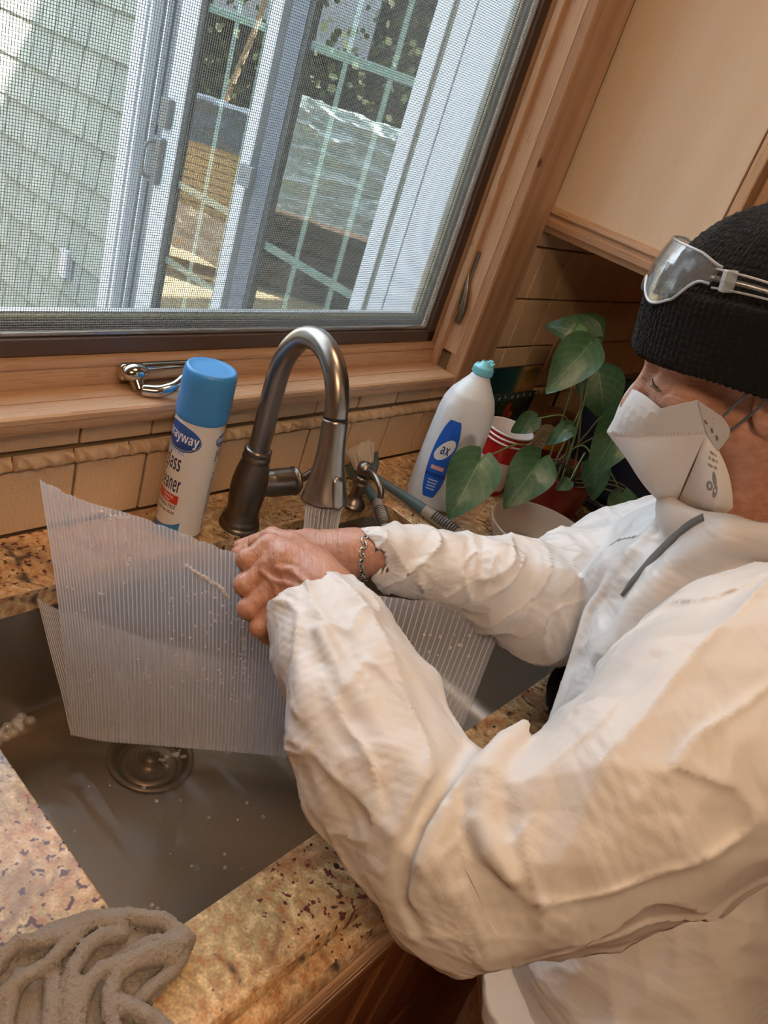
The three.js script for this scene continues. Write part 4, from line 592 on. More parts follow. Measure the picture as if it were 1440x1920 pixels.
{ // plant: glossy heart leaves on thin stalks in a red pot
  const t = thing('potted_plant', 'leafy green plant with heart shaped leaves in a red pot', 'potted plant', [0, 0, 0]);
  const PX = 0.632, PZ = 0.262;
  const pot = lathe([[0, 0], [0.054, 0], [0.057, 0.003], [0.066, 0.05], [0.0715, 0.082], [0.0755, 0.083], [0.076, 0.096], [0.0735, 0.0975], [0.071, 0.096], [0.069, 0.085], [0.06, 0.012], [0, 0.01]].reverse(), 64); pot.translate(PX, 0.921, PZ);
  part(t, 'pot', pot, phys({ color: 0x7d1016, roughness: 0.3, clearcoat: 0.4, clearcoatRoughness: 0.2 }));
  part(t, 'soil', grid((u, v) => { const a = u * 6.2832, r = v * 0.069; return [PX + Math.cos(a) * r, 1.003 + 0.006 * fbm(Math.cos(a) * r * 90, Math.sin(a) * r * 90, 3, 3), PZ - Math.sin(a) * r]; }, 60, 24), std({ color: 0x2a1c14, roughness: 1 }));
  const veins = tex(256, 512, (u, v, o) => { const d = Math.abs(u - 0.5), s = Math.abs(((v * 7 - d * 5.2) % 1 + 1) % 1 - 0.5), side = s < 0.035 ? 0.35 : 0, mid = d < 0.012 ? 0.9 : 0; rgbmix(o, [66, 98, 62], [48, 80, 52], clamp(0.5 + fbm(u * 8, v * 12, 3, 3) + s * 0.6 - 0.15)); put(o, [132, 160, 118], Math.max(side, mid) * 0.6); });
  const LEAF = [[0.95, 1.05, 1.0], [1.5, 1.6, 1.1]].map((c) => phys({ map: veins, color: new THREE.Color().setRGB(...c), roughness: 0.38, clearcoat: 0.25, clearcoatRoughness: 0.35, transmission: 0.08, thickness: 0, side: THREE.DoubleSide }));
  // base of the blade, tip, width, way it faces, tint, how far it arches
  const D = [
    [[0.616, 1.252, 0.214], [0.527, 1.17, 0.219], 0.083, [-0.8, 0.62, 0.45], 1, 0.012], [[0.7, 1.252, 0.18], [0.645, 1.246, 0.104], 0.066, [-0.6, 0.55, 0.75], 1, 0.016], [[0.706, 1.235, 0.15], [0.758, 1.287, 0.161], 0.07, [-0.85, 0.3, 0.55], 0, 0.014],
    [[0.648, 1.232, 0.187], [0.652, 1.276, 0.163], 0.038, [-0.75, 0.25, 0.6], 3, 0.012], [[0.692, 1.2, 0.222], [0.69, 1.123, 0.278], 0.09, [-0.9, 0.05, 0.5], 2, 0.01], [[0.594, 1.172, 0.341], [0.512, 1.085, 0.366], 0.078, [-0.78, 0.5, 0.55], 1, 0.014],
    [[0.442, 1.086, 0.295], [0.366, 1.016, 0.309], 0.08, [-0.7, 0.6, 0.5], 0, 0.015], [[0.352, 1.067, 0.237], [0.28, 0.986, 0.266], 0.088, [-0.82, 0.3, 0.55], 2, 0.012], [[0.53, 1.113, 0.216], [0.498, 1.08, 0.199], 0.04, [-0.6, 0.6, 0.6], 0, 0.008],
    [[0.58, 1.116, 0.267], [0.54, 1.08, 0.25], 0.036, [-0.35, 0.85, 0.35], 1, 0.01], [[0.587, 1.08, 0.335], [0.57, 1.022, 0.368], 0.052, [-0.85, 0.1, 0.5], 2, 0.008], [[0.531, 1.044, 0.326], [0.512, 1.026, 0.318], 0.026, [-0.6, 0.7, 0.5], 2, 0.004], [[0.707, 1.125, 0.308], [0.735, 1.165, 0.311], 0.05, [-0.85, 0.2, 0.5], 2, 0.008], [[0.6, 1.05, 0.4], [0.58, 0.99, 0.43], 0.05, [-0.8, 0.2, 0.5], 2, 0.008],
  ];
  D.forEach(([b, tip, w, n, m, arch], k) => {
    const B = V(...b), A = V(...tip).sub(B), L = A.length(); A.normalize(); const N = V(...n); N.addScaledVector(A, -N.dot(A)).normalize(); const S = V().crossVectors(A, N);
    const g = grid((u, v) => {
      const x = (u - 0.5) * 2, ax = Math.abs(x), lobe = 0.3 * Math.pow(1 - v, 2.2) * Math.pow(ax, 0.8) * (1 - 0.55 * ax * ax), wd = Math.pow(Math.sin(Math.PI * Math.pow(v * 0.985 + 0.012, 0.62)), 0.75) * (1 - 0.12 * v) * w * 0.52;
      const wav = 0.0025 * Math.sin(v * 9 + k * 2 + x) * ax, lift = ax * ax * 0.16 * wd + 0.05 * ax * wd - arch * v * v * 1.2 + arch * 0.4 * Math.sin(v * 3.1) + wav;
      return B.clone().addScaledVector(A, L * (v - lobe)).addScaledVector(S, x * wd).addScaledVector(N, lift).toArray();
    }, 18, 26, 0.0007);
    part(t, 'leaf', g, LEAF[m === 3 ? 1 : 0], m === 3 ? 'young curled leaf' : undefined);
    const root = V(PX + 0.03 * Math.cos(k * 2.4), 1.0, PZ + 0.03 * Math.sin(k * 2.4)), end = B.clone().addScaledVector(N, -0.001), midp = root.clone().lerp(end, 0.55).add(V(0, 0.022 + 0.02 * (k % 3), 0));
    part(t, 'stalk', taper([root.toArray(), root.clone().lerp(midp, 0.5).add(V(0, 0.012, 0)).toArray(), midp.toArray(), end.toArray()], [0.0022, 0.002, 0.0017, 0.0014], 24, 8), std({ color: k % 3 ? 0x6d7a48 : 0x7a6a4c, roughness: 0.6 }));
  });
  for (const [a, b, c] of [[[0.64, 1.0, 0.29], [0.7, 1.02, 0.36], [0.74, 0.985, 0.43]], [[0.65, 1.0, 0.28], [0.73, 1.015, 0.34], [0.79, 0.98, 0.4]], [[0.62, 1.0, 0.3], [0.66, 1.02, 0.37], [0.67, 0.95, 0.42]]]) part(t, 'runner', taper([a, b, c], [0.002, 0.0018, 0.0014], 20, 8), std({ color: 0x7a6a52, roughness: 0.7 }));
  const tag = thing('plant_tag', 'cream paper tag with fine print stuck in the plant pot', 'tag', [0.592, 1.0, 0.2], -0.75);
  const s = new THREE.Shape(); s.moveTo(-0.013, 0); s.lineTo(0.013, 0); s.lineTo(0.016, 0.075); s.quadraticCurveTo(0.014, 0.092, 0, 0.093); s.quadraticCurveTo(-0.014, 0.092, -0.016, 0.075); s.closePath();
  const tg = part(tag, 'tag', uvBox(new THREE.ExtrudeGeometry(s, { depth: 0.001, bevelEnabled: false }), 0, [0, 0]), std({ color: 0xb09a7c, roughness: 0.7 })); tg.rotation.z = -0.25;
  const pr = part(tag, 'print', new THREE.PlaneGeometry(0.026, 0.06).translate(0, 0.05, 0.0016), std({ roughness: 0.7, map: canvasTex(128, 256, (c, w, h) => { c.fillStyle = '#b39d7f'; c.fillRect(0, 0, w, h); c.fillStyle = '#5d4f42'; for (let k = 0; k < 14; k++) c.fillRect(14, 14 + k * 16, rr(50, 100), 5); }) })); pr.rotation.z = -0.25;
  const o = thing('orange_pot', 'small round orange pot behind the plant', 'pot', [0.85, 0.921, 0.12]); part(o, 'pot', lathe([[0, 0], [0.03, 0], [0.042, 0.02], [0.046, 0.045], [0.04, 0.068], [0.02, 0.078], [0.006, 0.08], [0, 0.079]].reverse(), 40), phys({ color: 0xc9781f, roughness: 0.45 }));
  const p = thing('cream_pot', 'cream and rust coloured small pot right of the orange pot', 'pot', [0.95, 0.921, 0.085]); part(p, 'pot', lathe([[0, 0], [0.034, 0], [0.045, 0.06], [0.047, 0.085], [0.042, 0.085], [0.04, 0.07], [0, 0.07]].reverse(), 40), phys({ color: 0x9c7358, roughness: 0.5 }));
}
{ // navy bag and the black rail of a rack in front of it
  const sdf = (x, y, z) => { const qx = Math.abs(x) - 0.12, qy = Math.abs(y - 0.1) - 0.09, qz = Math.abs(z) - 0.13, o = Math.hypot(Math.max(qx, 0), Math.max(qy, 0), Math.max(qz, 0)) + Math.min(Math.max(qx, qy, qz), 0) - 0.012; return o + 0.012 * fbm(x * 9, y * 9, z * 9, 3) - 0.01 * Math.sin(z * 18 + y * 9); };
  const t = thing('navy_bag', 'dark navy cloth bag standing on the counter behind the plant', 'bag', [0.93, 0.936, 0.3], 0.15); part(t, 'bag', mesh(sdf, [-0.16, -0.03, -0.17], [0.16, 0.24, 0.17], 0.008), phys({ color: 0x131a2e, roughness: 0.9 }));
  part(t, 'strap', tube([[-0.09, 0.19, -0.1], [-0.09, 0.25, -0.06], [-0.08, 0.27, 0.0], [-0.09, 0.24, 0.07], [-0.09, 0.19, 0.1]], 0.007, 30, 8), BLACK);
  const r = thing('black_rack', 'low black metal rack rail lying beside the navy bag', 'rack', [0, 0, 0]); part(r, 'rail', join([rod([0.79, 0.927, 0.2], [0.775, 0.927, 0.43], 0.005), rod([0.765, 0.927, 0.2], [0.75, 0.927, 0.43], 0.004), ...[0, 1, 2, 3, 4].map((k) => rod([0.788 - k * 0.003, 0.927, 0.22 + k * 0.045], [0.763 - k * 0.003, 0.927, 0.22 + k * 0.045], 0.003))]), phys({ color: 0x222226, roughness: 0.35, metalness: 0.6 }));
}

// ------------------------------------------------------------------ places of the sheet and of the person's joints: [x, y, z] or [x, y, z, radius] in metres
const SLEEVE_L = [ [-0.2255, 1.097, 0.446, 0.0470], [-0.2275, 1.0925, 0.462, 0.0535], [-0.240, 1.089, 0.492, 0.0620], [-0.262, 1.081, 0.548, 0.0694], [-0.280, 1.070, 0.604, 0.0650], [-0.284, 1.067, 0.663, 0.0663], [-0.288, 1.054, 0.690, 0.0611] ];
const UPPER_L = [ [-0.288, 1.054, 0.690, 0.0611], [-0.262, 1.082, 0.714, 0.0689], [-0.230, 1.114, 0.740, 0.0749], [-0.185, 1.155, 0.759, 0.0871], [-0.135, 1.194, 0.778, 0.0986], [-0.080, 1.230, 0.794, 0.1062] ];
const SLEEVE_R = [ [-0.052, 1.072, 0.361, 0.0281], [-0.020, 1.072, 0.389, 0.0400], [0.024, 1.074, 0.432, 0.0431], [0.074, 1.065, 0.478, 0.0613], [0.123, 1.057, 0.518, 0.0775], [0.191, 1.068, 0.549, 0.0854], [0.260, 1.093, 0.568, 0.0865], [0.324, 1.105, 0.592, 0.0875] ];
const LEFT_HAND = {
  wrist: [[-0.216, 1.107, 0.438, 0.0302], [-0.209, 1.113, 0.429, 0.0304]],
  back: [[-0.209, 1.114, 0.399, 0.0246], [-0.216, 1.116, 0.377, 0.0215]],
  meta0: [[-0.202, 1.115, 0.410, 0.0214], [-0.217, 1.117, 0.350, 0.0136]],
  meta1: [[-0.206, 1.114, 0.416, 0.0212], [-0.227, 1.105, 0.364, 0.0129]],
  meta2: [[-0.211, 1.108, 0.424, 0.0211], [-0.231, 1.093, 0.380, 0.0123]],
  meta3: [[-0.215, 1.103, 0.434, 0.0199], [-0.231, 1.083, 0.397, 0.0117]],
  f0: [[-0.217, 1.117, 0.350, 0.0125], [-0.239, 1.103, 0.344, 0.0105], [-0.223, 1.077, 0.342, 0.0095], [-0.203, 1.071, 0.348, 0.0085]],
  f1: [[-0.227, 1.105, 0.364, 0.0124], [-0.250, 1.086, 0.360, 0.0107], [-0.233, 1.062, 0.359, 0.0094], [-0.211, 1.057, 0.363, 0.0084]],
  f2: [[-0.231, 1.093, 0.380, 0.0118], [-0.256, 1.071, 0.378, 0.0101], [-0.237, 1.050, 0.377, 0.0090], [-0.215, 1.047, 0.380, 0.0084]],
  f3: [[-0.231, 1.083, 0.397, 0.0112], [-0.253, 1.060, 0.397, 0.0093], [-0.237, 1.042, 0.397, 0.0082], [-0.218, 1.045, 0.398, 0.0077]],
  th: [[-0.197, 1.120, 0.402, 0.0183], [-0.193, 1.117, 0.359, 0.0144], [-0.193, 1.107, 0.328, 0.0119], [-0.201, 1.095, 0.316, 0.0103]]
};
const RIGHT_HAND = {
  wrist: [[-0.042, 1.076, 0.371, 0.0262], [-0.060, 1.063, 0.346, 0.0263]],
  back: [[-0.060, 1.063, 0.346, 0.0263], [-0.078, 1.048, 0.314, 0.0234]],
  meta0: [[-0.062, 1.066, 0.329, 0.0168], [-0.082, 1.049, 0.286, 0.0125]],
  meta1: [[-0.064, 1.061, 0.333, 0.0168], [-0.091, 1.041, 0.290, 0.0124]],
  meta2: [[-0.069, 1.056, 0.340, 0.0167], [-0.095, 1.034, 0.300, 0.0117]],
  meta3: [[-0.074, 1.052, 0.346, 0.0153], [-0.095, 1.029, 0.316, 0.0110]],
  f0: [[-0.082, 1.049, 0.286, 0.0112], [-0.114, 1.044, 0.261, 0.0097], [-0.137, 1.038, 0.253, 0.0087], [-0.156, 1.034, 0.249, 0.0076]],
  f1: [[-0.091, 1.041, 0.290, 0.0111], [-0.126, 1.039, 0.269, 0.0096], [-0.151, 1.037, 0.263, 0.0085], [-0.168, 1.035, 0.260, 0.0075]],
  f2: [[-0.095, 1.034, 0.300, 0.0104], [-0.128, 1.032, 0.283, 0.0093], [-0.153, 1.031, 0.277, 0.0082], [-0.169, 1.029, 0.274, 0.0075]],
  f3: [[-0.095, 1.029, 0.316, 0.0097], [-0.122, 1.025, 0.303, 0.0086], [-0.143, 1.023, 0.299, 0.0075], [-0.159, 1.023, 0.296, 0.0068]],
  th: [[-0.076, 1.048, 0.346, 0.0141], [-0.101, 1.031, 0.346, 0.0114], [-0.124, 1.030, 0.342, 0.0093], [-0.140, 1.032, 0.336, 0.0080]]
};
const SHEET_TOP = [ [-0.404, 1.161, 0.231], [-0.364, 1.138, 0.243], [-0.313, 1.118, 0.258], [-0.269, 1.100, 0.281], [-0.226, 1.086, 0.312], [-0.192, 1.079, 0.346], [-0.152, 1.072, 0.383], [-0.099, 1.062, 0.413], [-0.007, 1.049, 0.451], [0.092, 1.035, 0.493] ];
const SHEET_BOT = [ [-0.300, 0.733, 0.188], [-0.272, 0.729, 0.213], [-0.230, 0.730, 0.246], [-0.187, 0.731, 0.280], [-0.143, 0.732, 0.315], [-0.105, 0.736, 0.348], [-0.075, 0.741, 0.379], [-0.066, 0.800, 0.425], [-0.030, 0.893, 0.478], [0.013, 0.900, 0.536] ];
const SHEET_FLAP = [ [-0.329, 0.908, 0.117], [-0.304, 0.891, 0.131], [-0.266, 0.874, 0.153], [-0.218, 0.861, 0.189], [-0.174, 0.852, 0.223], [-0.129, 0.844, 0.258], [-0.093, 0.843, 0.294], [-0.061, 0.840, 0.325], [-0.052, 0.860, 0.365], [-0.045, 0.893, 0.395] ];

// ------------------------------------------------------------------ ribbed clear plastic sheet held over the sink, its lower end bent back on itself in the water
{
  const curve = (L) => new THREE.CatmullRomCurve3(L.map((p) => V(...p)), false, 'centripetal');
  const ct = curve(SHEET_TOP), cb = curve(SHEET_BOT), cf = curve(SHEET_FLAP), out = V(-0.62, 0.25, 0.6);
  const S = (u, v) => {                                              // v 0 = upper edge, 1 = the bend in the water, 2 = edge of the flap behind
    const a = ct.getPoint(u), b = cb.getPoint(u), f = cf.getPoint(u), w = 0.0035 * Math.sin(u * 9 + v * 2) + 0.003 * Math.sin(u * 17 - v * 3);
    if (v <= 1) { const p = a.lerp(b, v), k = Math.sin(v * Math.PI); p.addScaledVector(out, -0.012 * k * (1 - u) + w * (0.3 + k)); if (v < 0.03) p.y -= 0.004 * Math.max(0, noise(u * 40, 3)) * (v < 0.004 ? 1 : 0); return p; }
    const q = v - 1, d = Math.sin(Math.min(1, q / 0.12) * Math.PI / 2) * 0.01, p = b.lerp(f, q); p.addScaledVector(out, -d + w); p.y -= 0.006 * Math.sin(Math.min(1, q / 0.25) * Math.PI); return p;
  };
  const pos = (u, v) => S(u, v).toArray(), t = thing('ribbed_sheet', 'clear ribbed plastic sheet held over the sink by the worker', 'plastic sheet');
  const FACE = phys({ color: 0xf4f1f5, transmission: 0.45, roughness: 0.9, ior: 1.4, thickness: 0, transparent: true, opacity: 0.42, side: THREE.DoubleSide, clearcoat: 0.25, clearcoatRoughness: 0.25 });
  part(t, 'face', grid((u, v) => pos(u, v * 1.0), 110, 60), FACE);
  part(t, 'flap', grid((u, v) => pos(u * 0.72, 1 + v), 80, 30), FACE, 'flap bent back in the water');
  const ribs = [], RIB = phys({ color: 0xfaf8fa, transmission: 0.4, roughness: 0.9, transparent: true, opacity: 0.8, thickness: 0, side: THREE.DoubleSide });
  const rib = (u, v0, v1, w, n) => { const P = []; for (let i = 0; i <= n; i++) { const v = mix(v0, v1, i / n), p = S(u, v), q = S(Math.min(1, u + 0.002), v).sub(p).normalize(); P.push([p.clone().addScaledVector(q, -w), p.clone().addScaledVector(q, w), p.clone().addScaledVector(out, 0.0016), p.clone().addScaledVector(out, -0.0024)]); } const a = [], I = []; P.forEach((r) => r.forEach((p) => a.push(p.x, p.y, p.z))); for (let i = 0; i < n; i++) for (const [j, k] of [[0, 2], [2, 1], [1, 3], [3, 0]]) { const q = i * 4; I.push(q + j, q + k, q + 4 + j, q + 4 + j, q + k, q + 4 + k); } const g = new THREE.BufferGeometry(); g.setAttribute('position', new THREE.Float32BufferAttribute(a, 3)); g.setIndex(I); g.computeVertexNormals(); return g.toNonIndexed(); };
  const L = ct.getLength(), pitch = 0.0056, n = Math.floor(L / pitch);
  for (let k = 0; k <= n; k++) { const u = k / n; ribs.push(rib(u, 0.001, 1, 0.0008, 26)); if (u < 0.72) ribs.push(rib(u, 1, 2, 0.0005, 14)); }
  part(t, 'ribs', join(ribs), RIB).userData.kind = 'stuff';
  const drops = []; const drop = (u, v, r, s = 1) => { const p = S(u, v), g = new THREE.IcosahedronGeometry(r, 2); g.scale(1, s, 1); g.translate(p.x + out.x * 0.002, p.y + out.y * 0.002, p.z + out.z * 0.002); drops.push(g); };
  const trail = (pts, r, m) => { for (let i = 0; i < pts.length - 1; i++) for (let k = 0; k < m; k++) { const f = (k + rnd()) / m; drop(mix(pts[i][0], pts[i + 1][0], f) + rr(-0.003, 0.003), mix(pts[i][1], pts[i + 1][1], f) + rr(-0.006, 0.006), r * rr(0.6, 1.4), rr(0.7, 1.3)); } };
  trail([[0.335, 0.12], [0.36, 0.14], [0.39, 0.15], [0.415, 0.17], [0.43, 0.2]], 0.0019, 12); trail([[0.13, 0.02], [0.2, 0.02]], 0.0014, 14); trail([[0.19, 0.06], [0.2, 0.2]], 0.0012, 8); trail([[0.47, 0.22], [0.475, 0.4], [0.48, 0.55]], 0.0019, 10);
  for (let k = 0; k < 130; k++) drop(0.2 + 0.3 * Math.sqrt(rnd()), rr(0.2, 0.72), rr(0.0005, 0.0016), rr(0.8, 1.5)); for (let k = 0; k < 60; k++) drop(rr(0.68, 0.98), rr(0.25, 0.8), rr(0.0006, 0.002), rr(0.7, 1.4)); for (let k = 0; k < 40; k++) drop(rr(0.02, 0.25), rr(0.03, 0.8), rr(0.0005, 0.0015), rr(0.8, 2));
  part(t, 'soap_drops', join(drops.map((g) => g)), phys({ color: 0xf6f3f0, roughness: 0.3, transmission: 0.25, thickness: 0 })).userData.kind = 'stuff';
}

// ------------------------------------------------------------------ the worker
const person = thing('person', 'person in white coverall, black knit hat and white mask washing a plastic sheet', 'person', [0.05, 0, 0.85]);
const wear = (name, geo, mat, label, parent = person) => { if (parent === person) geo.translate(-0.05, 0, -0.85); return part(parent, name, geo, mat, label); };
// head frame: +x the wearer's left, +y up, +z where the face looks
const HC = V(0.0863, 1.435, 0.5691), HX = V(-0.8593, 0, 0.5115), HU = V(-0.1025, 0.9797, -0.1722), HF = V(-0.5011, -0.2004, -0.8419);
const HM = new THREE.Matrix4().makeBasis(HX, HU, HF).setPosition(HC), toHead = (x, y, z) => { const a = x - HC.x, b = y - HC.y, c = z - HC.z; return [a * HX.x + b * HX.y + c * HX.z, a * HU.x + b * HU.y + c * HU.z, a * HF.x + b * HF.y + c * HF.z]; };
const fromHead = (p) => V(...p).applyMatrix4(HM).toArray();
const NECK0 = [0, -0.075, -0.052, 0.056], neckBase = [0.137, 1.25, 0.672], NB = toHead(...neckBase);
const headField = (x, y, z) => {                                      // local
  const ax = Math.abs(x);
  let d = ell(x, y, z, [0, 0.015, -0.037], [0.072, 0.095, 0.094]);
  d = smin(d, ell(x, y, z, [0, -0.058, 0.0], [0.056, 0.08, 0.058]), 0.03);
  d = smin(d, cone(ax, y, z, [0.052, -0.075, -0.035, 0.018], [0.015, -0.132, 0.01, 0.018]), 0.03);
  d = smin(d, cone(ax, y, z, [0.012, -0.021, 0.054, 0.011], [0.042, -0.02, 0.036, 0.011]), 0.014);           // brow
  d = smin(d, cone(x, y, z, [0, -0.03, 0.05, 0.0085], [0, -0.078, 0.066, 0.012]), 0.012);                     // nose
  d = smin(d, ell(ax, y, z, [0.037, -0.056, 0.022], [0.026, 0.02, 0.02]), 0.025);                            // cheek bone
  d = smax(d, -(Math.hypot(ax - 0.03, (y + 0.036) * 1.4, z - 0.064) - 0.0115), 0.012);                       // socket
  d = smin(d, Math.hypot(ax - 0.03, y + 0.038, z - 0.041) - 0.0128, 0.003);                                   // ball under the lid
  d = smin(d, cone(ax, y, z, [0.02, -0.0455, 0.051, 0.003], [0.042, -0.044, 0.043, 0.003]), 0.005);
  d = smin(d, cone(ax, y, z, [0.0, -0.105, 0.058, 0.007], [0.018, -0.107, 0.05, 0.005]), 0.01);
  d = smin(d, ell(ax, y, z, [0.076, -0.032, -0.046], [0.009, 0.032, 0.019]), 0.006);                          // ear
  d = smax(d, -ell(ax, y, z, [0.084, -0.03, -0.042], [0.005, 0.018, 0.01]), 0.004);
  d = smin(d, cone(x, y, z, NECK0, [...NB, 0.062]), 0.03);
  d = smin(d, cone(ax, y, z, [0.05, -0.07, -0.06, 0.014], [NB[0] * 0 + 0.03, NB[1] + 0.01, NB[2] + 0.03, 0.016]), 0.025);
  return d + 0.0006 * noise(x * 160, y * 90, z * 160) + 0.0012 * Math.max(0, ridge(x * 26, y * 34 + z * 20, z * 26) - 0.55);
};
const skinMap = tex(512, 512, (u, v, o) => { const n = fbm(u * 18, v * 18, 3, 4), f = noise(u * 120, v * 120, 5); rgbmix(o, [205, 158, 134], [174, 118, 96], clamp(0.5 + n * 0.9)); put(o, [130, 80, 66], clamp(f * 1.6 - 0.6) * 0.4); }); skinMap.repeat.set(7, 7);
const skinBump = grey(512, 512, (u, v) => 0.5 + 0.35 * ridge(u * 34, v * 34, 4) * 0.6 + 0.25 * noise(u * 110, v * 110, 9)); skinBump.repeat.set(9, 9);
const SKIN = phys({ map: skinMap, roughness: 0.46, bumpMap: skinBump, bumpScale: 0.0009, clearcoat: 0.12, clearcoatRoughness: 0.35 });
const suv = (x, y, z) => [x * 0.8 + z * 0.6, y + 0.3 * z];
const handField = (H, veins) => (x, y, z) => {
  let d = chain(x, y, z, H.wrist, 0.01); d = smin(d, chain(x, y, z, H.back, 0.01), 0.018);
  for (const k of ['meta0', 'meta1', 'meta2', 'meta3']) d = smin(d, chain(x, y, z, H[k]), 0.009);
  let f = 1e9; for (const k of ['f0', 'f1', 'f2', 'f3']) { const L = H[k]; let q = 1e9; for (let i = 0; i < 3; i++) q = smin(q, cone(x, y, z, L[i], L[i + 1]), 0.003); q = smin(q, Math.hypot(x - L[1][0], y - L[1][1], z - L[1][2]) - L[1][3] * 1.06, 0.003); f = smin(f, q, 0.0016); }
  d = smin(d, f, 0.007); d = smin(d, chain(x, y, z, H.th, 0.004), 0.008);
  for (const L of veins) d = smin(d, chain(x, y, z, L), 0.0045);
  return d + 0.0005 * noise(x * 190, y * 190, z * 190);
};
// veins over the back of the near hand: laid on the surface that faces the room
const lift = (f, p) => { let [x, y, z] = p; for (let i = 0; i < 60; i++) { const d = f(x, y, z); if (d > -0.0004) break; x -= 0.0005 * 1.3; y += 0.00035; z += 0.0003; } return [x, y, z]; };
const bare = handField(LEFT_HAND, []);
const VEINS = [[[-0.212, 1.11, 0.415], [-0.222, 1.105, 0.395], [-0.226, 1.099, 0.379], [-0.232, 1.101, 0.366]], [[-0.212, 1.116, 0.412], [-0.216, 1.117, 0.39], [-0.222, 1.111, 0.376]], [[-0.226, 1.099, 0.379], [-0.229, 1.091, 0.392], [-0.222, 1.094, 0.412]]].map((L) => L.map((p) => [...lift(bare, p), 0.0017]));
const coreField = (x, y, z) => { let d = cone(x, y, z, [0.13, 1.24, 0.68, 0.06], [0.1, 1.05, 0.74, 0.1]); d = smin(d, cone(x, y, z, [0.1, 1.05, 0.74, 0.1], [0.04, 0.84, 0.84, 0.12]), 0.05); d = smin(d, cone(x, y, z, [-0.04, 1.18, 0.77, 0.04], [0.28, 1.11, 0.58, 0.045]), 0.05); d = smin(d, chain(x, y, z, [[-0.07, 1.2, 0.785, 0.04], [-0.275, 1.06, 0.67, 0.036], [-0.225, 1.1, 0.45, 0.028]], 0.02), 0.02); d = smin(d, chain(x, y, z, [[0.28, 1.12, 0.57, 0.045], [0.13, 1.06, 0.52, 0.036], [-0.03, 1.07, 0.38, 0.026]], 0.02), 0.02); for (const s of [-0.06, 0.14]) d = smin(d, chain(x, y, z, [[s + 0.01, 0.82, 0.84, 0.08], [s, 0.48, 0.83, 0.055], [s, 0.09, 0.88, 0.04]], 0.02), 0.04); return d; };
const box3 = (H, pad) => { const q = Object.values(H).flat(), lo = [0, 1, 2].map((k) => Math.min(...q.map((p) => p[k] - p[3])) - pad), hi = [0, 1, 2].map((k) => Math.max(...q.map((p) => p[k] + p[3])) + pad); return [lo, hi]; };
{
  const head = mesh(headField, [-0.1, -0.24, -0.16], [0.1, 0.125, 0.1], 0.003, (x, y, z) => [x + z * 0.7, y]); head.applyMatrix4(HM);
  const L = mesh(handField(LEFT_HAND, VEINS), ...box3(LEFT_HAND, 0.006), 0.0022, suv), R = mesh(handField(RIGHT_HAND, []), ...box3(RIGHT_HAND, 0.006), 0.0024, suv), core = mesh(coreField, [-0.36, 0, 0.3], [0.4, 1.34, 1.05], 0.014, suv);
  const body = wear('body', join([head, L, R, core]), SKIN);
  const lash = [tube([[0.018, -0.043, 0.0555], [0.024, -0.0452, 0.0548], [0.031, -0.046, 0.0525], [0.038, -0.0448, 0.049], [0.043, -0.0425, 0.0455]], 0.0008, 24, 6)]; for (let k = 0; k < 12; k++) { const x = 0.024 + k * 0.0016, z = 0.0553 - (x - 0.018) * 0.36; lash.push(rod([x, -0.0455, z], [x + 0.0015, -0.0485, z + 0.0045], 0.0004, 0.0002, 4)); }
  for (let k = 0; k < 60; k++) { const x = 0.012 + rnd() * 0.034, b = [x, -0.016 + rr(-0.004, 0.004) - Math.abs(x - 0.03) * 0.15, 0.067 - (x - 0.012) * 0.42]; lash.push(rod(b, [b[0] + 0.006, b[1] + rr(-0.001, 0.003), b[2] + 0.001], 0.0005, 0.0002, 4)); }
  const both = join([...lash, ...lash.map((g) => { const h = g.clone(); h.scale(-1, 1, 1); return h; })]); both.applyMatrix4(HM); wear('lashes_and_brows', both, std({ color: 0x1a1412, roughness: 0.8 }));
}
// ------------------------------------------------------------------ coverall
const CR = (() => { // crisp paper-like creases of the fabric, as fine relief
  const D = [...Array(11)].map((_, k) => { const a = k * 2.4 + 0.3, f = [5, 7, 9, 12, 15, 19, 24, 29, 35, 42, 50][k]; return [Math.round(Math.cos(a) * f), Math.round(Math.sin(a) * f), 0.55 / Math.pow(f / 5, 0.75), k * 1.7]; });
  const t = grey(1024, 1024, (u, v) => { const w = 0.05 * noise(u * 6, v * 6, 3); let h = 0.25; for (const [a, b, m, s] of D) { const q = a * u + b * v + s + w * 6, tri = Math.abs(q - Math.floor(q) - 0.5) * 2, k = clamp(noise(u * 9 + s * 3, v * 9, s) * 2.2 + 0.25); h += m * 0.42 * (tri - 0.5) * k; } return clamp(h + 0.25); }); t.repeat.set(2.6, 2.6); return t;
})();
const TYVEK = phys({ color: 0xdbd6d2, roughness: 0.5, bumpMap: CR, bumpScale: 0.0055, clearcoat: 0.16, clearcoatRoughness: 0.42 });
const TORSO = [[[0.17, 1.135, 0.672, 0.112], [0.06, 1.1, 0.742, 0.1]], [[0.17, 1.135, 0.672, 0.118], [0.1, 1.03, 0.735, 0.125]], [[0.06, 1.1, 0.742, 0.1], [0.035, 1.0, 0.762, 0.118]], [[0.1, 1.03, 0.735, 0.12], [0.09, 0.86, 0.835, 0.13]], [[0.035, 1.0, 0.762, 0.118], [-0.015, 0.84, 0.84, 0.135]], [[0.29, 1.12, 0.58, 0.085], [0.17, 1.135, 0.672, 0.11]], [[0.135, 1.2, 0.69, 0.1], [0.136, 1.26, 0.675, 0.078]]];
const armL = [V(-0.222, 1.106, 0.429), V(-0.284, 1.067, 0.663)], aL = armL[1].clone().sub(armL[0]).normalize(), uL = V(0.206, 0.173, 0.105).normalize(), aR = V(0.19, -0.01, 0.16).normalize(), uD = V(0.12, 0.22, 0.02).normalize();
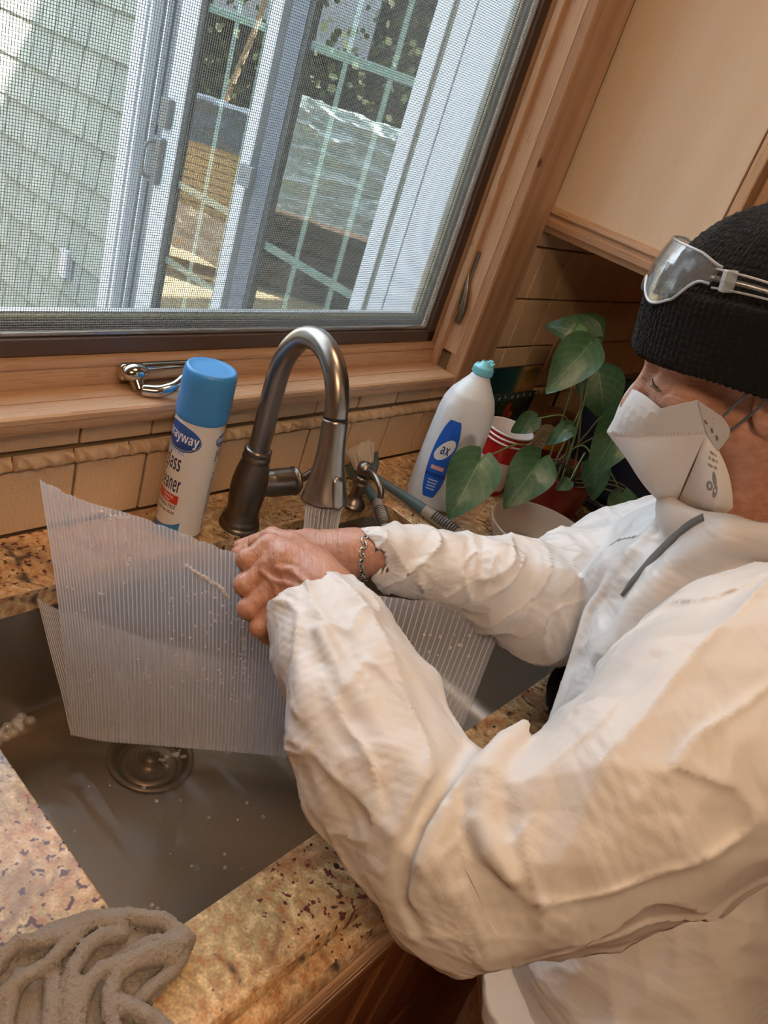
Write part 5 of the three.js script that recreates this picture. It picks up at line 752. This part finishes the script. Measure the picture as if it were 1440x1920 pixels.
const fold = (x, y, z, d, across, along, seed) => { const s = x * d.x + y * d.y + z * d.z, px = x - d.x * s, py = y - d.y * s, pz = z - d.z * s; return ridge(px * across + d.x * s * along + seed, py * across + d.y * s * along, pz * across + d.z * s * along); };
const tri = (q) => Math.abs(q - Math.floor(q) - 0.5) * 2;                                             // straight folded edge
const PLEATS = [[4.6, 2.1, -3.4, 0.2], [-3.1, 6.2, 2.6, 0.7], [7.4, -3.6, 5.1, 0.4], [-9.2, -5.5, 7.7, 0.9], [3.2, 11.4, -9.6, 0.1], [13.1, 4.2, 9.2, 0.6]].map(([a, b, c, s], k) => [a, b, c, s, 0.012 / (1 + k * 0.75)]);
const pleats = (x, y, z) => { let h = 0; const w = 0.5 * noise(x * 5, y * 5, z * 5); for (const [a, b, c, s, m] of PLEATS) { const k = clamp(noise(x * 7 + s * 9, y * 7, z * 7) * 2 + 0.35); h += m * k * (tri(a * x + b * y + c * z + s + w * 0.6) - 0.5); } return h; };
const crest = (...q) => { const r = fold(...q); return r > 0.5 ? Math.pow((r - 0.5) * 2, 3) : 0; };                      // thin raised line where a fold turns over
const clothes = (x, y, z) => {
  let l = chain(x, y, z, SLEEVE_L, 0.012), u = chain(x, y, z, UPPER_L, 0.014), r = chain(x, y, z, SLEEVE_R, 0.015), t = 1e9;
  for (const [a, b] of TORSO) t = smin(t, cone(x, y, z, a, b), 0.04);
  const near = Math.min(l, u, r, t);
  if (near > 0.06 || near < -0.09) return smin(smin(smin(l, u, 0.01), r, 0.02), t, 0.03);
  const wl = Math.exp(-Math.max(0, l - near) * 60), wu = Math.exp(-Math.max(0, u - near) * 60), wr = Math.exp(-Math.max(0, r - near) * 60), wt = Math.exp(-Math.max(0, t - near) * 60), W = wl + wu + wr + wt;
  let d = smin(smin(smin(l, u, 0.006), r, 0.02), t, 0.012), k = 0;
  if (wl > 0.02) { const s = (x - armL[0].x) * aL.x + (y - armL[0].y) * aL.y + (z - armL[0].z) * aL.z, e = sstep(0.12, 0.24, s), c = sstep(0.04, -0.01, s); k += wl * (0.006 * fold(x, y, z, aL, 13, 4, 3) + 0.0055 * crest(x, y, z, aL, 10, 3.4, 13) + (0.002 + 0.006 * e) * fold(x, y, z, aL, 10, 15, 11) + 0.0035 * crest(x, y, z, aL, 20, 11, 29) + 0.0015 * fold(x, y, z, aL, 46, 13, 9) + c * 0.003 * fold(x, y, z, aL, 60, 8, 5)); }
  if (wu > 0.02) { const e = sstep(0.1, 0.0, (x + 0.27) * uL.x + (y - 1.08) * uL.y + (z - 0.7) * uL.z); k += wu * (0.0075 * fold(x, y, z, uL, 9, 3, 21) + 0.007 * crest(x, y, z, uD, 9, 2.6, 44) + 0.004 * crest(x, y, z, uL, 16, 6, 27) + (0.002 + 0.008 * e) * fold(x, y, z, uL, 10, 16, 31) + 0.0013 * fold(x, y, z, uL, 36, 13, 8)); }
  if (wr > 0.02) k += wr * (0.006 * fold(x, y, z, aR, 9, 21, 41) + 0.005 * crest(x, y, z, aR, 9, 17, 51) + 0.0035 * crest(x, y, z, V(0.1, 0.9, 0.3), 22, 9, 77) + 0.002 * fold(x, y, z, aR, 20, 46, 15));
  if (wt > 0.02) k += wt * (0.009 * fold(x, y, z, V(0.25, -0.86, 0.44), 11, 3.4, 61) + 0.004 * fold(x, y, z, V(0.6, -0.7, 0.3), 26, 9, 71));
  d -= k / W * 0.85 - 0.0045;
  d -= pleats(x, y, z);
  if (Math.abs(d) < 0.03 && x < -0.14) { for (const L of CRESTS) d = smin(d, chain(x, y, z, L), 0.014); d = smax(d, -chain(x, y, z, CREASE), 0.009); }
  // collar, lapels beside the zip, the open neck
  if (y > 1.1 && x > -0.1) { const a = x - 0.128, b = y - 1.29, c = z - 0.662, h = a * -0.175 + b * 0.928 + c * -0.33, q = Math.hypot(a + 0.175 * h, b - 0.928 * h, c + 0.33 * h); d = smin(d, Math.hypot(q - 0.079 - 0.003 * Math.sin(Math.atan2(a, c) * 5), h * 0.55) - 0.0105, 0.016); d = smin(d, chain(x, y, z, LAPEL), 0.02); }
  d = smin(d, chain(x, y, z, FLAP), 0.006);
  // hollow cuffs
  d = smax(d, -cone(x, y, z, [-0.218, 1.106, 0.412, 0.046], [-0.226, 1.098, 0.452, 0.037]), 0.006);
  d = smax(d, -cone(x, y, z, [-0.066, 1.068, 0.348, 0.026], [-0.044, 1.072, 0.369, 0.028]), 0.006);
  d = smax(d, -cone(x, y, z, [0.112, 1.34, 0.64, 0.07], [0.137, 1.272, 0.668, 0.06]), 0.008);
  return d;
};
// cloth runs along each sleeve and round it, and straight down the body
const roundArm = (x, y, z, o, d) => { const a = x - o.x, b = y - o.y, c = z - o.z, s = a * d.x + b * d.y + c * d.z, e = V(-d.z, 0, d.x).normalize(), f = V().crossVectors(d, e); return [s, Math.abs(Math.atan2(a * e.x + b * e.y + c * e.z, a * f.x + b * f.y + c * f.z)) * 0.075]; };
const clothUV = (g0) => { // each triangle takes the run of the piece of cloth it belongs to
  const g = g0.toNonIndexed(), p = g.attributes.position, uv = new Float32Array(p.count * 2), c = V(), q = V();
  for (let i = 0; i < p.count; i += 3) {
    c.fromBufferAttribute(p, i); q.fromBufferAttribute(p, i + 1); c.add(q); q.fromBufferAttribute(p, i + 2); c.add(q).multiplyScalar(1 / 3);
    const l = chain(c.x, c.y, c.z, SLEEVE_L), u = chain(c.x, c.y, c.z, UPPER_L), r = chain(c.x, c.y, c.z, SLEEVE_R); let t = 1e9; for (const [a, b] of TORSO) t = Math.min(t, cone(c.x, c.y, c.z, a, b)); const m = Math.min(l, u, r, t);
    for (let k = 0; k < 3; k++) { q.fromBufferAttribute(p, i + k); const w = m === l ? roundArm(q.x, q.y, q.z, armL[0], aL) : m === u ? roundArm(q.x, q.y, q.z, V(-0.28, 1.06, 0.69), uL) : m === r ? roundArm(q.x, q.y, q.z, V(-0.05, 1.07, 0.36), aR) : [q.y * 1.05, Math.atan2(q.x - 0.1, q.z - 0.76) * 0.12]; uv[(i + k) * 2] = w[0]; uv[(i + k) * 2 + 1] = w[1]; }
  }
  g.setAttribute('uv', new THREE.BufferAttribute(uv, 2)); return g;
};
const LAPEL = [[0.04, 1.282, 0.676, 0.014], [0.049, 1.228, 0.652, 0.016], [0.03, 1.176, 0.643, 0.014], [0.005, 1.12, 0.645, 0.008]];
const FLAP = [[0.098, 1.252, 0.608, 0.008], [0.067, 1.199, 0.601, 0.008], [0.059, 1.119, 0.593, 0.0075], [0.029, 1.064, 0.614, 0.007], [-0.01, 1.02, 0.634, 0.006]];
// the sleeve's large folds: crests stand proud, one deep crease runs from the crook of the elbow
const CREASE = [[-0.262, 1.14, 0.642, 0.007], [-0.303, 1.142, 0.654, 0.0075], [-0.33, 1.122, 0.661, 0.0075], [-0.353, 1.1, 0.669, 0.007], [-0.357, 1.07, 0.68, 0.0055], [-0.356, 1.056, 0.7, 0.002]];
const CRESTS = [
  [[-0.262, 1.134, 0.647, 0.005], [-0.301, 1.141, 0.666, 0.0065], [-0.327, 1.124, 0.675, 0.0065], [-0.346, 1.101, 0.682, 0.006], [-0.35, 1.075, 0.69, 0.004]], [[-0.296, 1.147, 0.684, 0.005], [-0.313, 1.138, 0.696, 0.009], [-0.322, 1.134, 0.714, 0.008], [-0.326, 1.131, 0.735, 0.003]],
  [[-0.235, 1.168, 0.668, 0.004], [-0.257, 1.16, 0.67, 0.011], [-0.285, 1.151, 0.674, 0.013], [-0.299, 1.145, 0.684, 0.007]], [[-0.307, 1.117, 0.498, 0.003], [-0.326, 1.109, 0.535, 0.005], [-0.333, 1.104, 0.583, 0.005], [-0.339, 1.104, 0.625, 0.003]],
  [[-0.283, 1.141, 0.489, 0.003], [-0.299, 1.137, 0.534, 0.0045], [-0.307, 1.13, 0.582, 0.005], [-0.316, 1.127, 0.616, 0.003]],
];
{
  const upper = clothUV(mesh(clothes, [-0.41, 0.71, 0.33], [0.42, 1.37, 1.0], 0.0042));
  const legs = mesh((x, y, z) => { let d = 1e9; for (const s of [-0.07, 0.15]) d = smin(d, chain(x, y, z, [[s + 0.01, 0.84, 0.835, 0.125], [s, 0.48, 0.84, 0.09], [s, 0.1, 0.88, 0.085]], 0.03), 0.03); d -= 0.012 * fold(x, y, z, V(0, 1, 0), 12, 9, 5); return Math.max(d, 0.05 - y, y - 0.8); }, [-0.25, 0.03, 0.68], [0.33, 0.82, 1.05], 0.011, (x, y, z) => [x * 0.75 - z * 0.65, y]);
  const cov = wear('coverall', join([upper, legs]), TYVEK);
  wear('shirt', taper([[0.044, 1.287, 0.65], [0.046, 1.272, 0.642], [0.056, 1.244, 0.633], [0.055, 1.218, 0.627], [0.045, 1.193, 0.623], [0.045, 1.165, 0.618]], [0.0045, 0.0055, 0.006, 0.006, 0.0045, 0.002], 40, 12), std({ color: 0x8d8e90, roughness: 0.95, bumpMap: terry, bumpScale: 0.0008 }), 'dark grey shirt at the open neck');
  for (const s of [-0.07, 0.15]) { const sh = mesh((x, y, z) => smax(smin(ell(x, y, z, [s - 0.01, 0.05, 0.84], [0.048, 0.06, 0.13]), cone(x, y, z, [s, 0.05, 0.88, 0.045], [s, 0.14, 0.885, 0.045]), 0.03), 0.003 - y, 0.006), [s - 0.08, -0.005, 0.68], [s + 0.08, 0.2, 1.0], 0.008); wear('shoe', sh, std({ color: 0x2a2624, roughness: 0.7 })); }
}
// ------------------------------------------------------------------ knit hat
{
  const f = (x, y, z) => {
    const X = x, Y = y - 0.025, Z = z + 0.04, dome = ell(X, Y, Z, [0, 0, 0], [0.089, 0.104, 0.106]), a = Math.atan2(X / 0.094, Z / 0.113);
    const yb = y - 0.006 - Z * 0.10 + 0.004 * Math.sin(a * 3 + 1), rad = (Math.hypot(X / 0.0945, Z / 0.1145) - 1) * 0.1, band = Math.hypot(Math.max(Math.abs(yb) - 0.028, 0), Math.max(rad + 0.001, 0)) - 0.0055 + Math.min(Math.max(Math.abs(yb) - 0.028, rad + 0.001), 0);
    const cut = y < -0.01 ? Math.max(dome, -0.01 - y) : dome;
    const knit = 0.0007 * Math.sin(a * 118 + Math.sin(y * 1100) * 0.5) + 0.0003 * Math.sin(y * 1100) + 0.0008 * noise(x * 260, y * 260, z * 260);
    const crease = 0.004 * ridge(a * 1.2 + y * 5, y * 12, 3);
    return smin(cut - crease * 0.6, band, 0.006) - knit - 0.0015;
  };
  const g = mesh(f, [-0.115, -0.05, -0.17], [0.115, 0.15, 0.095], 0.0024, (x, y, z) => [Math.atan2(x, z + 0.04) * 0.1, y]); g.applyMatrix4(HM);
  wear('knit_hat', g, phys({ color: 0x0d0d0f, roughness: 1, sheen: 0.25, sheenColor: new THREE.Color(0.22, 0.2, 0.19), sheenRoughness: 0.5, bumpMap: terry, bumpScale: 0.0015 }));
}
// ------------------------------------------------------------------ folded mask with its seams, print and bands
{
  const pt = (p) => V(...p), N0 = [0, -0.062, 0.07], C1 = [0.056, -0.06, 0.047], A = [0.073, -0.041, 0.02], A2 = [0.079, -0.05, -0.002], A3 = [0.08, -0.067, -0.015], I1 = [0.073, -0.086, -0.011], D1 = [0.058, -0.157, -0.048], E1 = [0.032, -0.178, -0.03], T = [0, -0.111, 0.083], B = [0, -0.182, 0.006], S1 = [0.074, -0.071, 0.004], S2 = [0.012, -0.182, -0.003];
  const bez = (a, b, c, t) => pt(a).multiplyScalar((1 - t) * (1 - t)).addScaledVector(pt(b), 2 * t * (1 - t)).addScaledVector(pt(c), t * t), lin = (a, b, t) => pt(a).lerp(pt(b), t);
  const MASK = phys({ color: 0xe8e4e1, roughness: 0.75, bumpMap: terry, bumpScale: 0.0004, side: THREE.DoubleSide });
  const printed = canvasTex(256, 256, (c, w, h) => { c.fillStyle = '#e9e5e2'; c.fillRect(0, 0, w, h); c.fillStyle = '#8d8d90'; for (const [x, y, a] of [[112, 150, 0], [146, 140, 1.2], [138, 172, 2.2]]) { c.beginPath(); c.ellipse(x, y, 20, 13, a, 0, 7); c.fill(); } c.fillStyle = '#e9e5e2'; c.beginPath(); c.arc(112, 150, 6, 0, 7); c.fill(); c.beginPath(); c.arc(146, 142, 5, 0, 7); c.fill(); c.fillStyle = '#9a999b'; for (const [y, L] of [[196, [[84, 40], [132, 26]]], [212, [[84, 22], [114, 34], [156, 16]]], [226, [[92, 46], [146, 22]]]]) for (const [x, q] of L) c.fillRect(x, y, q, 7); });
  const side = (s) => {
    const P = (v) => { const q = v.clone(); q.x *= s; return q.applyMatrix4(HM).toArray(); };
    const top = grid((u, v) => { const a = bez(N0, [0.03, -0.052, 0.066], C1, Math.min(1, u * 1.8)).lerp(lin(C1, A, clamp((u - 0.5556) / 0.4444)), u > 0.5556 ? 1 : 0), b = bez(T, [0.045, -0.098, 0.068], S1, u), p = a.lerp(b, v); p.addScaledVector(V(0.4 * u, 0.2, 1 - u * 0.6), 0.007 * Math.sin(v * Math.PI) * Math.sin(Math.min(1, u * 1.3) * Math.PI)); return P(p); }, 36, 16, 0.0011);
    const mid = grid((u, v) => { const a = bez(T, [0.045, -0.098, 0.068], S1, u), b = lin(B, S2, u), p = a.lerp(b, v); p.addScaledVector(V(0.8, -0.15, 0.45), 0.021 * Math.sin(v * Math.PI) * Math.sin(Math.min(1, u) * Math.PI * 0.9)); return P(p); }, 30, 30, 0.0011);
    const low = grid((u, v) => { const a = lin(S1, S2, v), r = v < 0.75 ? bez(I1, [0.075, -0.112, -0.034], D1, v / 0.75) : lin(D1, E1, (v - 0.75) / 0.25), p = a.lerp(r, u); p.addScaledVector(V(1, -0.2, 0), 0.017 * Math.sin((0.12 + 0.88 * u) * Math.PI) * Math.sin(v * Math.PI)); return P(p); }, 24, 30, 0.0011);
    const tab = grid((u, v) => { const a = lin(A, S1, v), b = bez(A2, [0.083, -0.058, -0.014], A3, v).lerp(lin(A3, I1, clamp((v - 0.7) / 0.3)), v > 0.7 ? 1 : 0), p = a.lerp(b, u); p.x += 0.0015; return P(p); }, 12, 14, 0.0012);
    return { top, mid, low, tab };
  };
  const near = side(1), far = side(-1);
  const m = wear('respirator_mask', join([near.top, near.mid, near.tab, far.top, far.mid, far.tab]), MASK);
  part(m, 'lower_panel', near.low.translate(-0.05, 0, -0.85), phys({ map: printed, roughness: 0.75 }), 'lower panel with small grey print'); part(m, 'lower_panel', far.low.translate(-0.05, 0, -0.85), MASK);
  const st = [], dash = (a, b, n, w) => { for (let k = 0; k < n; k++) { const p = a(k / (n - 1)), q = b(k / (n - 1)); st.push(rod(p.clone().lerp(q, 0.5 - w).toArray(), p.clone().lerp(q, 0.5 + w).toArray(), 0.0007, 0.0007, 5)); } };
  const OFF = V(0.0014, 0.0004, 0.0007), sh = (v) => v.add(OFF);
  dash((t) => sh(bez(T, [0.045, -0.098, 0.068], S1, 0.12 + t * 0.85)).add(V(0, 0.0022, 0)), (t) => sh(bez(T, [0.045, -0.098, 0.068], S1, 0.12 + t * 0.85)).add(V(0, -0.0008, 0)), 34, 0.5);
  dash((t) => sh(lin(S1, S2, 0.08 + t * 0.9)), (t) => sh(lin(S1, S2, 0.08 + t * 0.9)).add(V(-0.0004, 0.001, 0.004)), 34, 0.5);
  dash((t) => sh(bez(I1, [0.075, -0.112, -0.034], D1, 0.1 + t * 0.86)).add(V(0.0005, 0, 0.004)), (t) => sh(bez(I1, [0.075, -0.112, -0.034], D1, 0.1 + t * 0.86)).add(V(0.0005, 0.0006, 0.0075)), 24, 0.5);
  const sg = join(st); sg.applyMatrix4(HM); sg.translate(-0.05, 0, -0.85); part(m, 'stitching', sg, std({ color: 0xcfcac6, roughness: 0.8 })).userData.kind = 'stuff';
  const sp = join([[[0.0765, -0.048, 0.012], [0.0772, -0.051, 0.009]], [[0.078, -0.052, 0.006], [0.0788, -0.055, 0.003]], [[0.0795, -0.056, -0.002], [0.08, -0.06, -0.005]], [[0.078, -0.064, 0.002], [0.0785, -0.068, 0.0]], [[0.0788, -0.07, -0.004], [0.079, -0.074, -0.006]], [[0.0768, -0.058, 0.01], [0.0772, -0.061, 0.007]]].map(([a, b]) => rod(a, b, 0.0009, 0.0009, 6))); sp.applyMatrix4(HM); sp.translate(-0.05, 0, -0.85); part(m, 'staples', sp, std({ color: 0x6d6a66, roughness: 0.5 }));
  const band = (L) => { const g = taper(L, L.map(() => 0.0021), 40, 8, 0.5); g.applyMatrix4(HM); g.translate(-0.05, 0, -0.85); return g; };
  const BAND = std({ color: 0x5f6876, roughness: 0.8 });
  part(m, 'strap', band([[0.081, -0.05, -0.004], [0.0905, -0.022, -0.016], [0.1035, 0.01, -0.035], [0.106, 0.045, -0.06], [0.085, 0.1, -0.1], [0.0, 0.12, -0.125]]), BAND, 'grey elastic band'); part(m, 'strap', band([[0.082, -0.062, -0.014], [0.091, -0.035, -0.028], [0.102, -0.005, -0.038], [0.104, 0.01, -0.07], [0.08, 0.015, -0.13], [0.0, 0.015, -0.168]]), BAND, 'grey elastic band');
}
// ------------------------------------------------------------------ clear safety glasses pushed up on the hat
{
  const CLEAR = phys({ color: 0xf4f6f8, transmission: 0.92, roughness: 0.04, ior: 1.5, thickness: 0, clearcoat: 1, clearcoatRoughness: 0.03, side: THREE.DoubleSide }), EDGE = phys({ color: 0xdfe6ec, transmission: 0.5, roughness: 0.12, ior: 1.5, thickness: 0, clearcoat: 1 });
  const t = thing('safety_glasses', 'clear safety glasses pushed up on the front of the black hat', 'glasses');
  const wrap = (a, y) => { const k = (y - 0.055) * 0.32; return [Math.sin(a) * 0.091, y + 0.006 * Math.cos(a), -0.03 + Math.cos(a) * 0.107 - k * 1.0 + 0.004 * Math.cos((y - 0.055) * 60)]; };
  const topY = (a) => 0.082 - 0.006 * a * a - 0.004 * sstep(0.6, 0.9, Math.abs(a)); const edgeY = (a) => { const q = Math.abs(a); return q < 0.14 ? 0.045 - q * 0.07 : q < 0.6 ? 0.0352 - 0.008 * Math.sin((q - 0.14) / 0.46 * Math.PI) : mix(0.0352, 0.058, sstep(0.6, 0.82, q)); };
  const Q = (p) => fromHead(p);
  part(t, 'lens', grid((u, v) => { const a = (u - 0.5) * 1.8, y0 = edgeY(a), y1 = topY(a); return Q(wrap(a, mix(y0, y1, v))); }, 70, 24, 0.0018), CLEAR);
  for (const top of [0, 1]) { const P = []; for (let k = 0; k <= 46; k++) { const a = (k / 46 - 0.5) * 1.8; P.push(Q(wrap(a, top ? topY(a) : edgeY(a)))); } part(t, 'lens_edge', tube(P, 0.0013, 120, 8), EDGE); }
  for (const s of [1, -1]) {
    const m = (p) => Q([p[0] * s, p[1], p[2]]);
    const arm = part(t, 'temple', taper([[0.071, 0.067, 0.037], [0.085, 0.067, 0.014], [0.0965, 0.064, -0.02], [0.0985, 0.058, -0.07], [0.09, 0.045, -0.115]].map(m), [0.0085, 0.007, 0.006, 0.0055, 0.005], 40, 12, 0.35), CLEAR);
    part(arm, 'temple_edge', join([tube([[0.072, 0.075, 0.037], [0.086, 0.074, 0.014], [0.0975, 0.07, -0.02], [0.0995, 0.0635, -0.07], [0.091, 0.05, -0.115]].map(m), 0.0011, 40, 6), tube([[0.072, 0.059, 0.037], [0.086, 0.06, 0.014], [0.0975, 0.058, -0.02], [0.0995, 0.0525, -0.07], [0.091, 0.04, -0.115]].map(m), 0.0011, 40, 6)]), EDGE);
    part(t, 'hinge', join([box(-0.0035, 0.0035, -0.0095, 0.0095, -0.006, 0.006, 0.0015).applyMatrix4(new THREE.Matrix4().multiplyMatrices(HM, new THREE.Matrix4().makeRotationY(0.5 * s).setPosition(0.078 * s, 0.067, 0.026)))]), EDGE);
  }
}
// ------------------------------------------------------------------ chain bracelet on the far wrist
{
  const c = V(-0.0535, 1.0665, 0.3565), ax = V(0.5, 0.28, 0.82).normalize(), e1 = V(0, 1, 0).projectOnPlane(ax).normalize(), e2 = V().crossVectors(ax, e1);
  const br = new THREE.Group(); br.name = 'bracelet'; br.userData.label = 'silver curb chain bracelet'; br.position.set(-0.05, 0, -0.85); person.add(br);
  const SILVER = phys({ color: 0xb9b6b0, roughness: 0.22, metalness: 1 }), link = new THREE.TorusGeometry(0.0042, 0.0012, 8, 18); link.scale(1.2, 1, 1);
  for (let k = 0; k < 26; k++) { const a = k / 26 * 6.2832, l = part(br, 'link', link, SILVER), r = V().addScaledVector(e1, Math.cos(a)).addScaledVector(e2, Math.sin(a)), tg = V().addScaledVector(e1, -Math.sin(a)).addScaledVector(e2, Math.cos(a)); l.position.copy(c).addScaledVector(r, 0.0292); l.quaternion.setFromRotationMatrix(new THREE.Matrix4().makeBasis(tg, ax, r.clone())); l.rotateX(k % 2 ? 0.6 : -0.6); }
}
renderer.render(scene, camera);
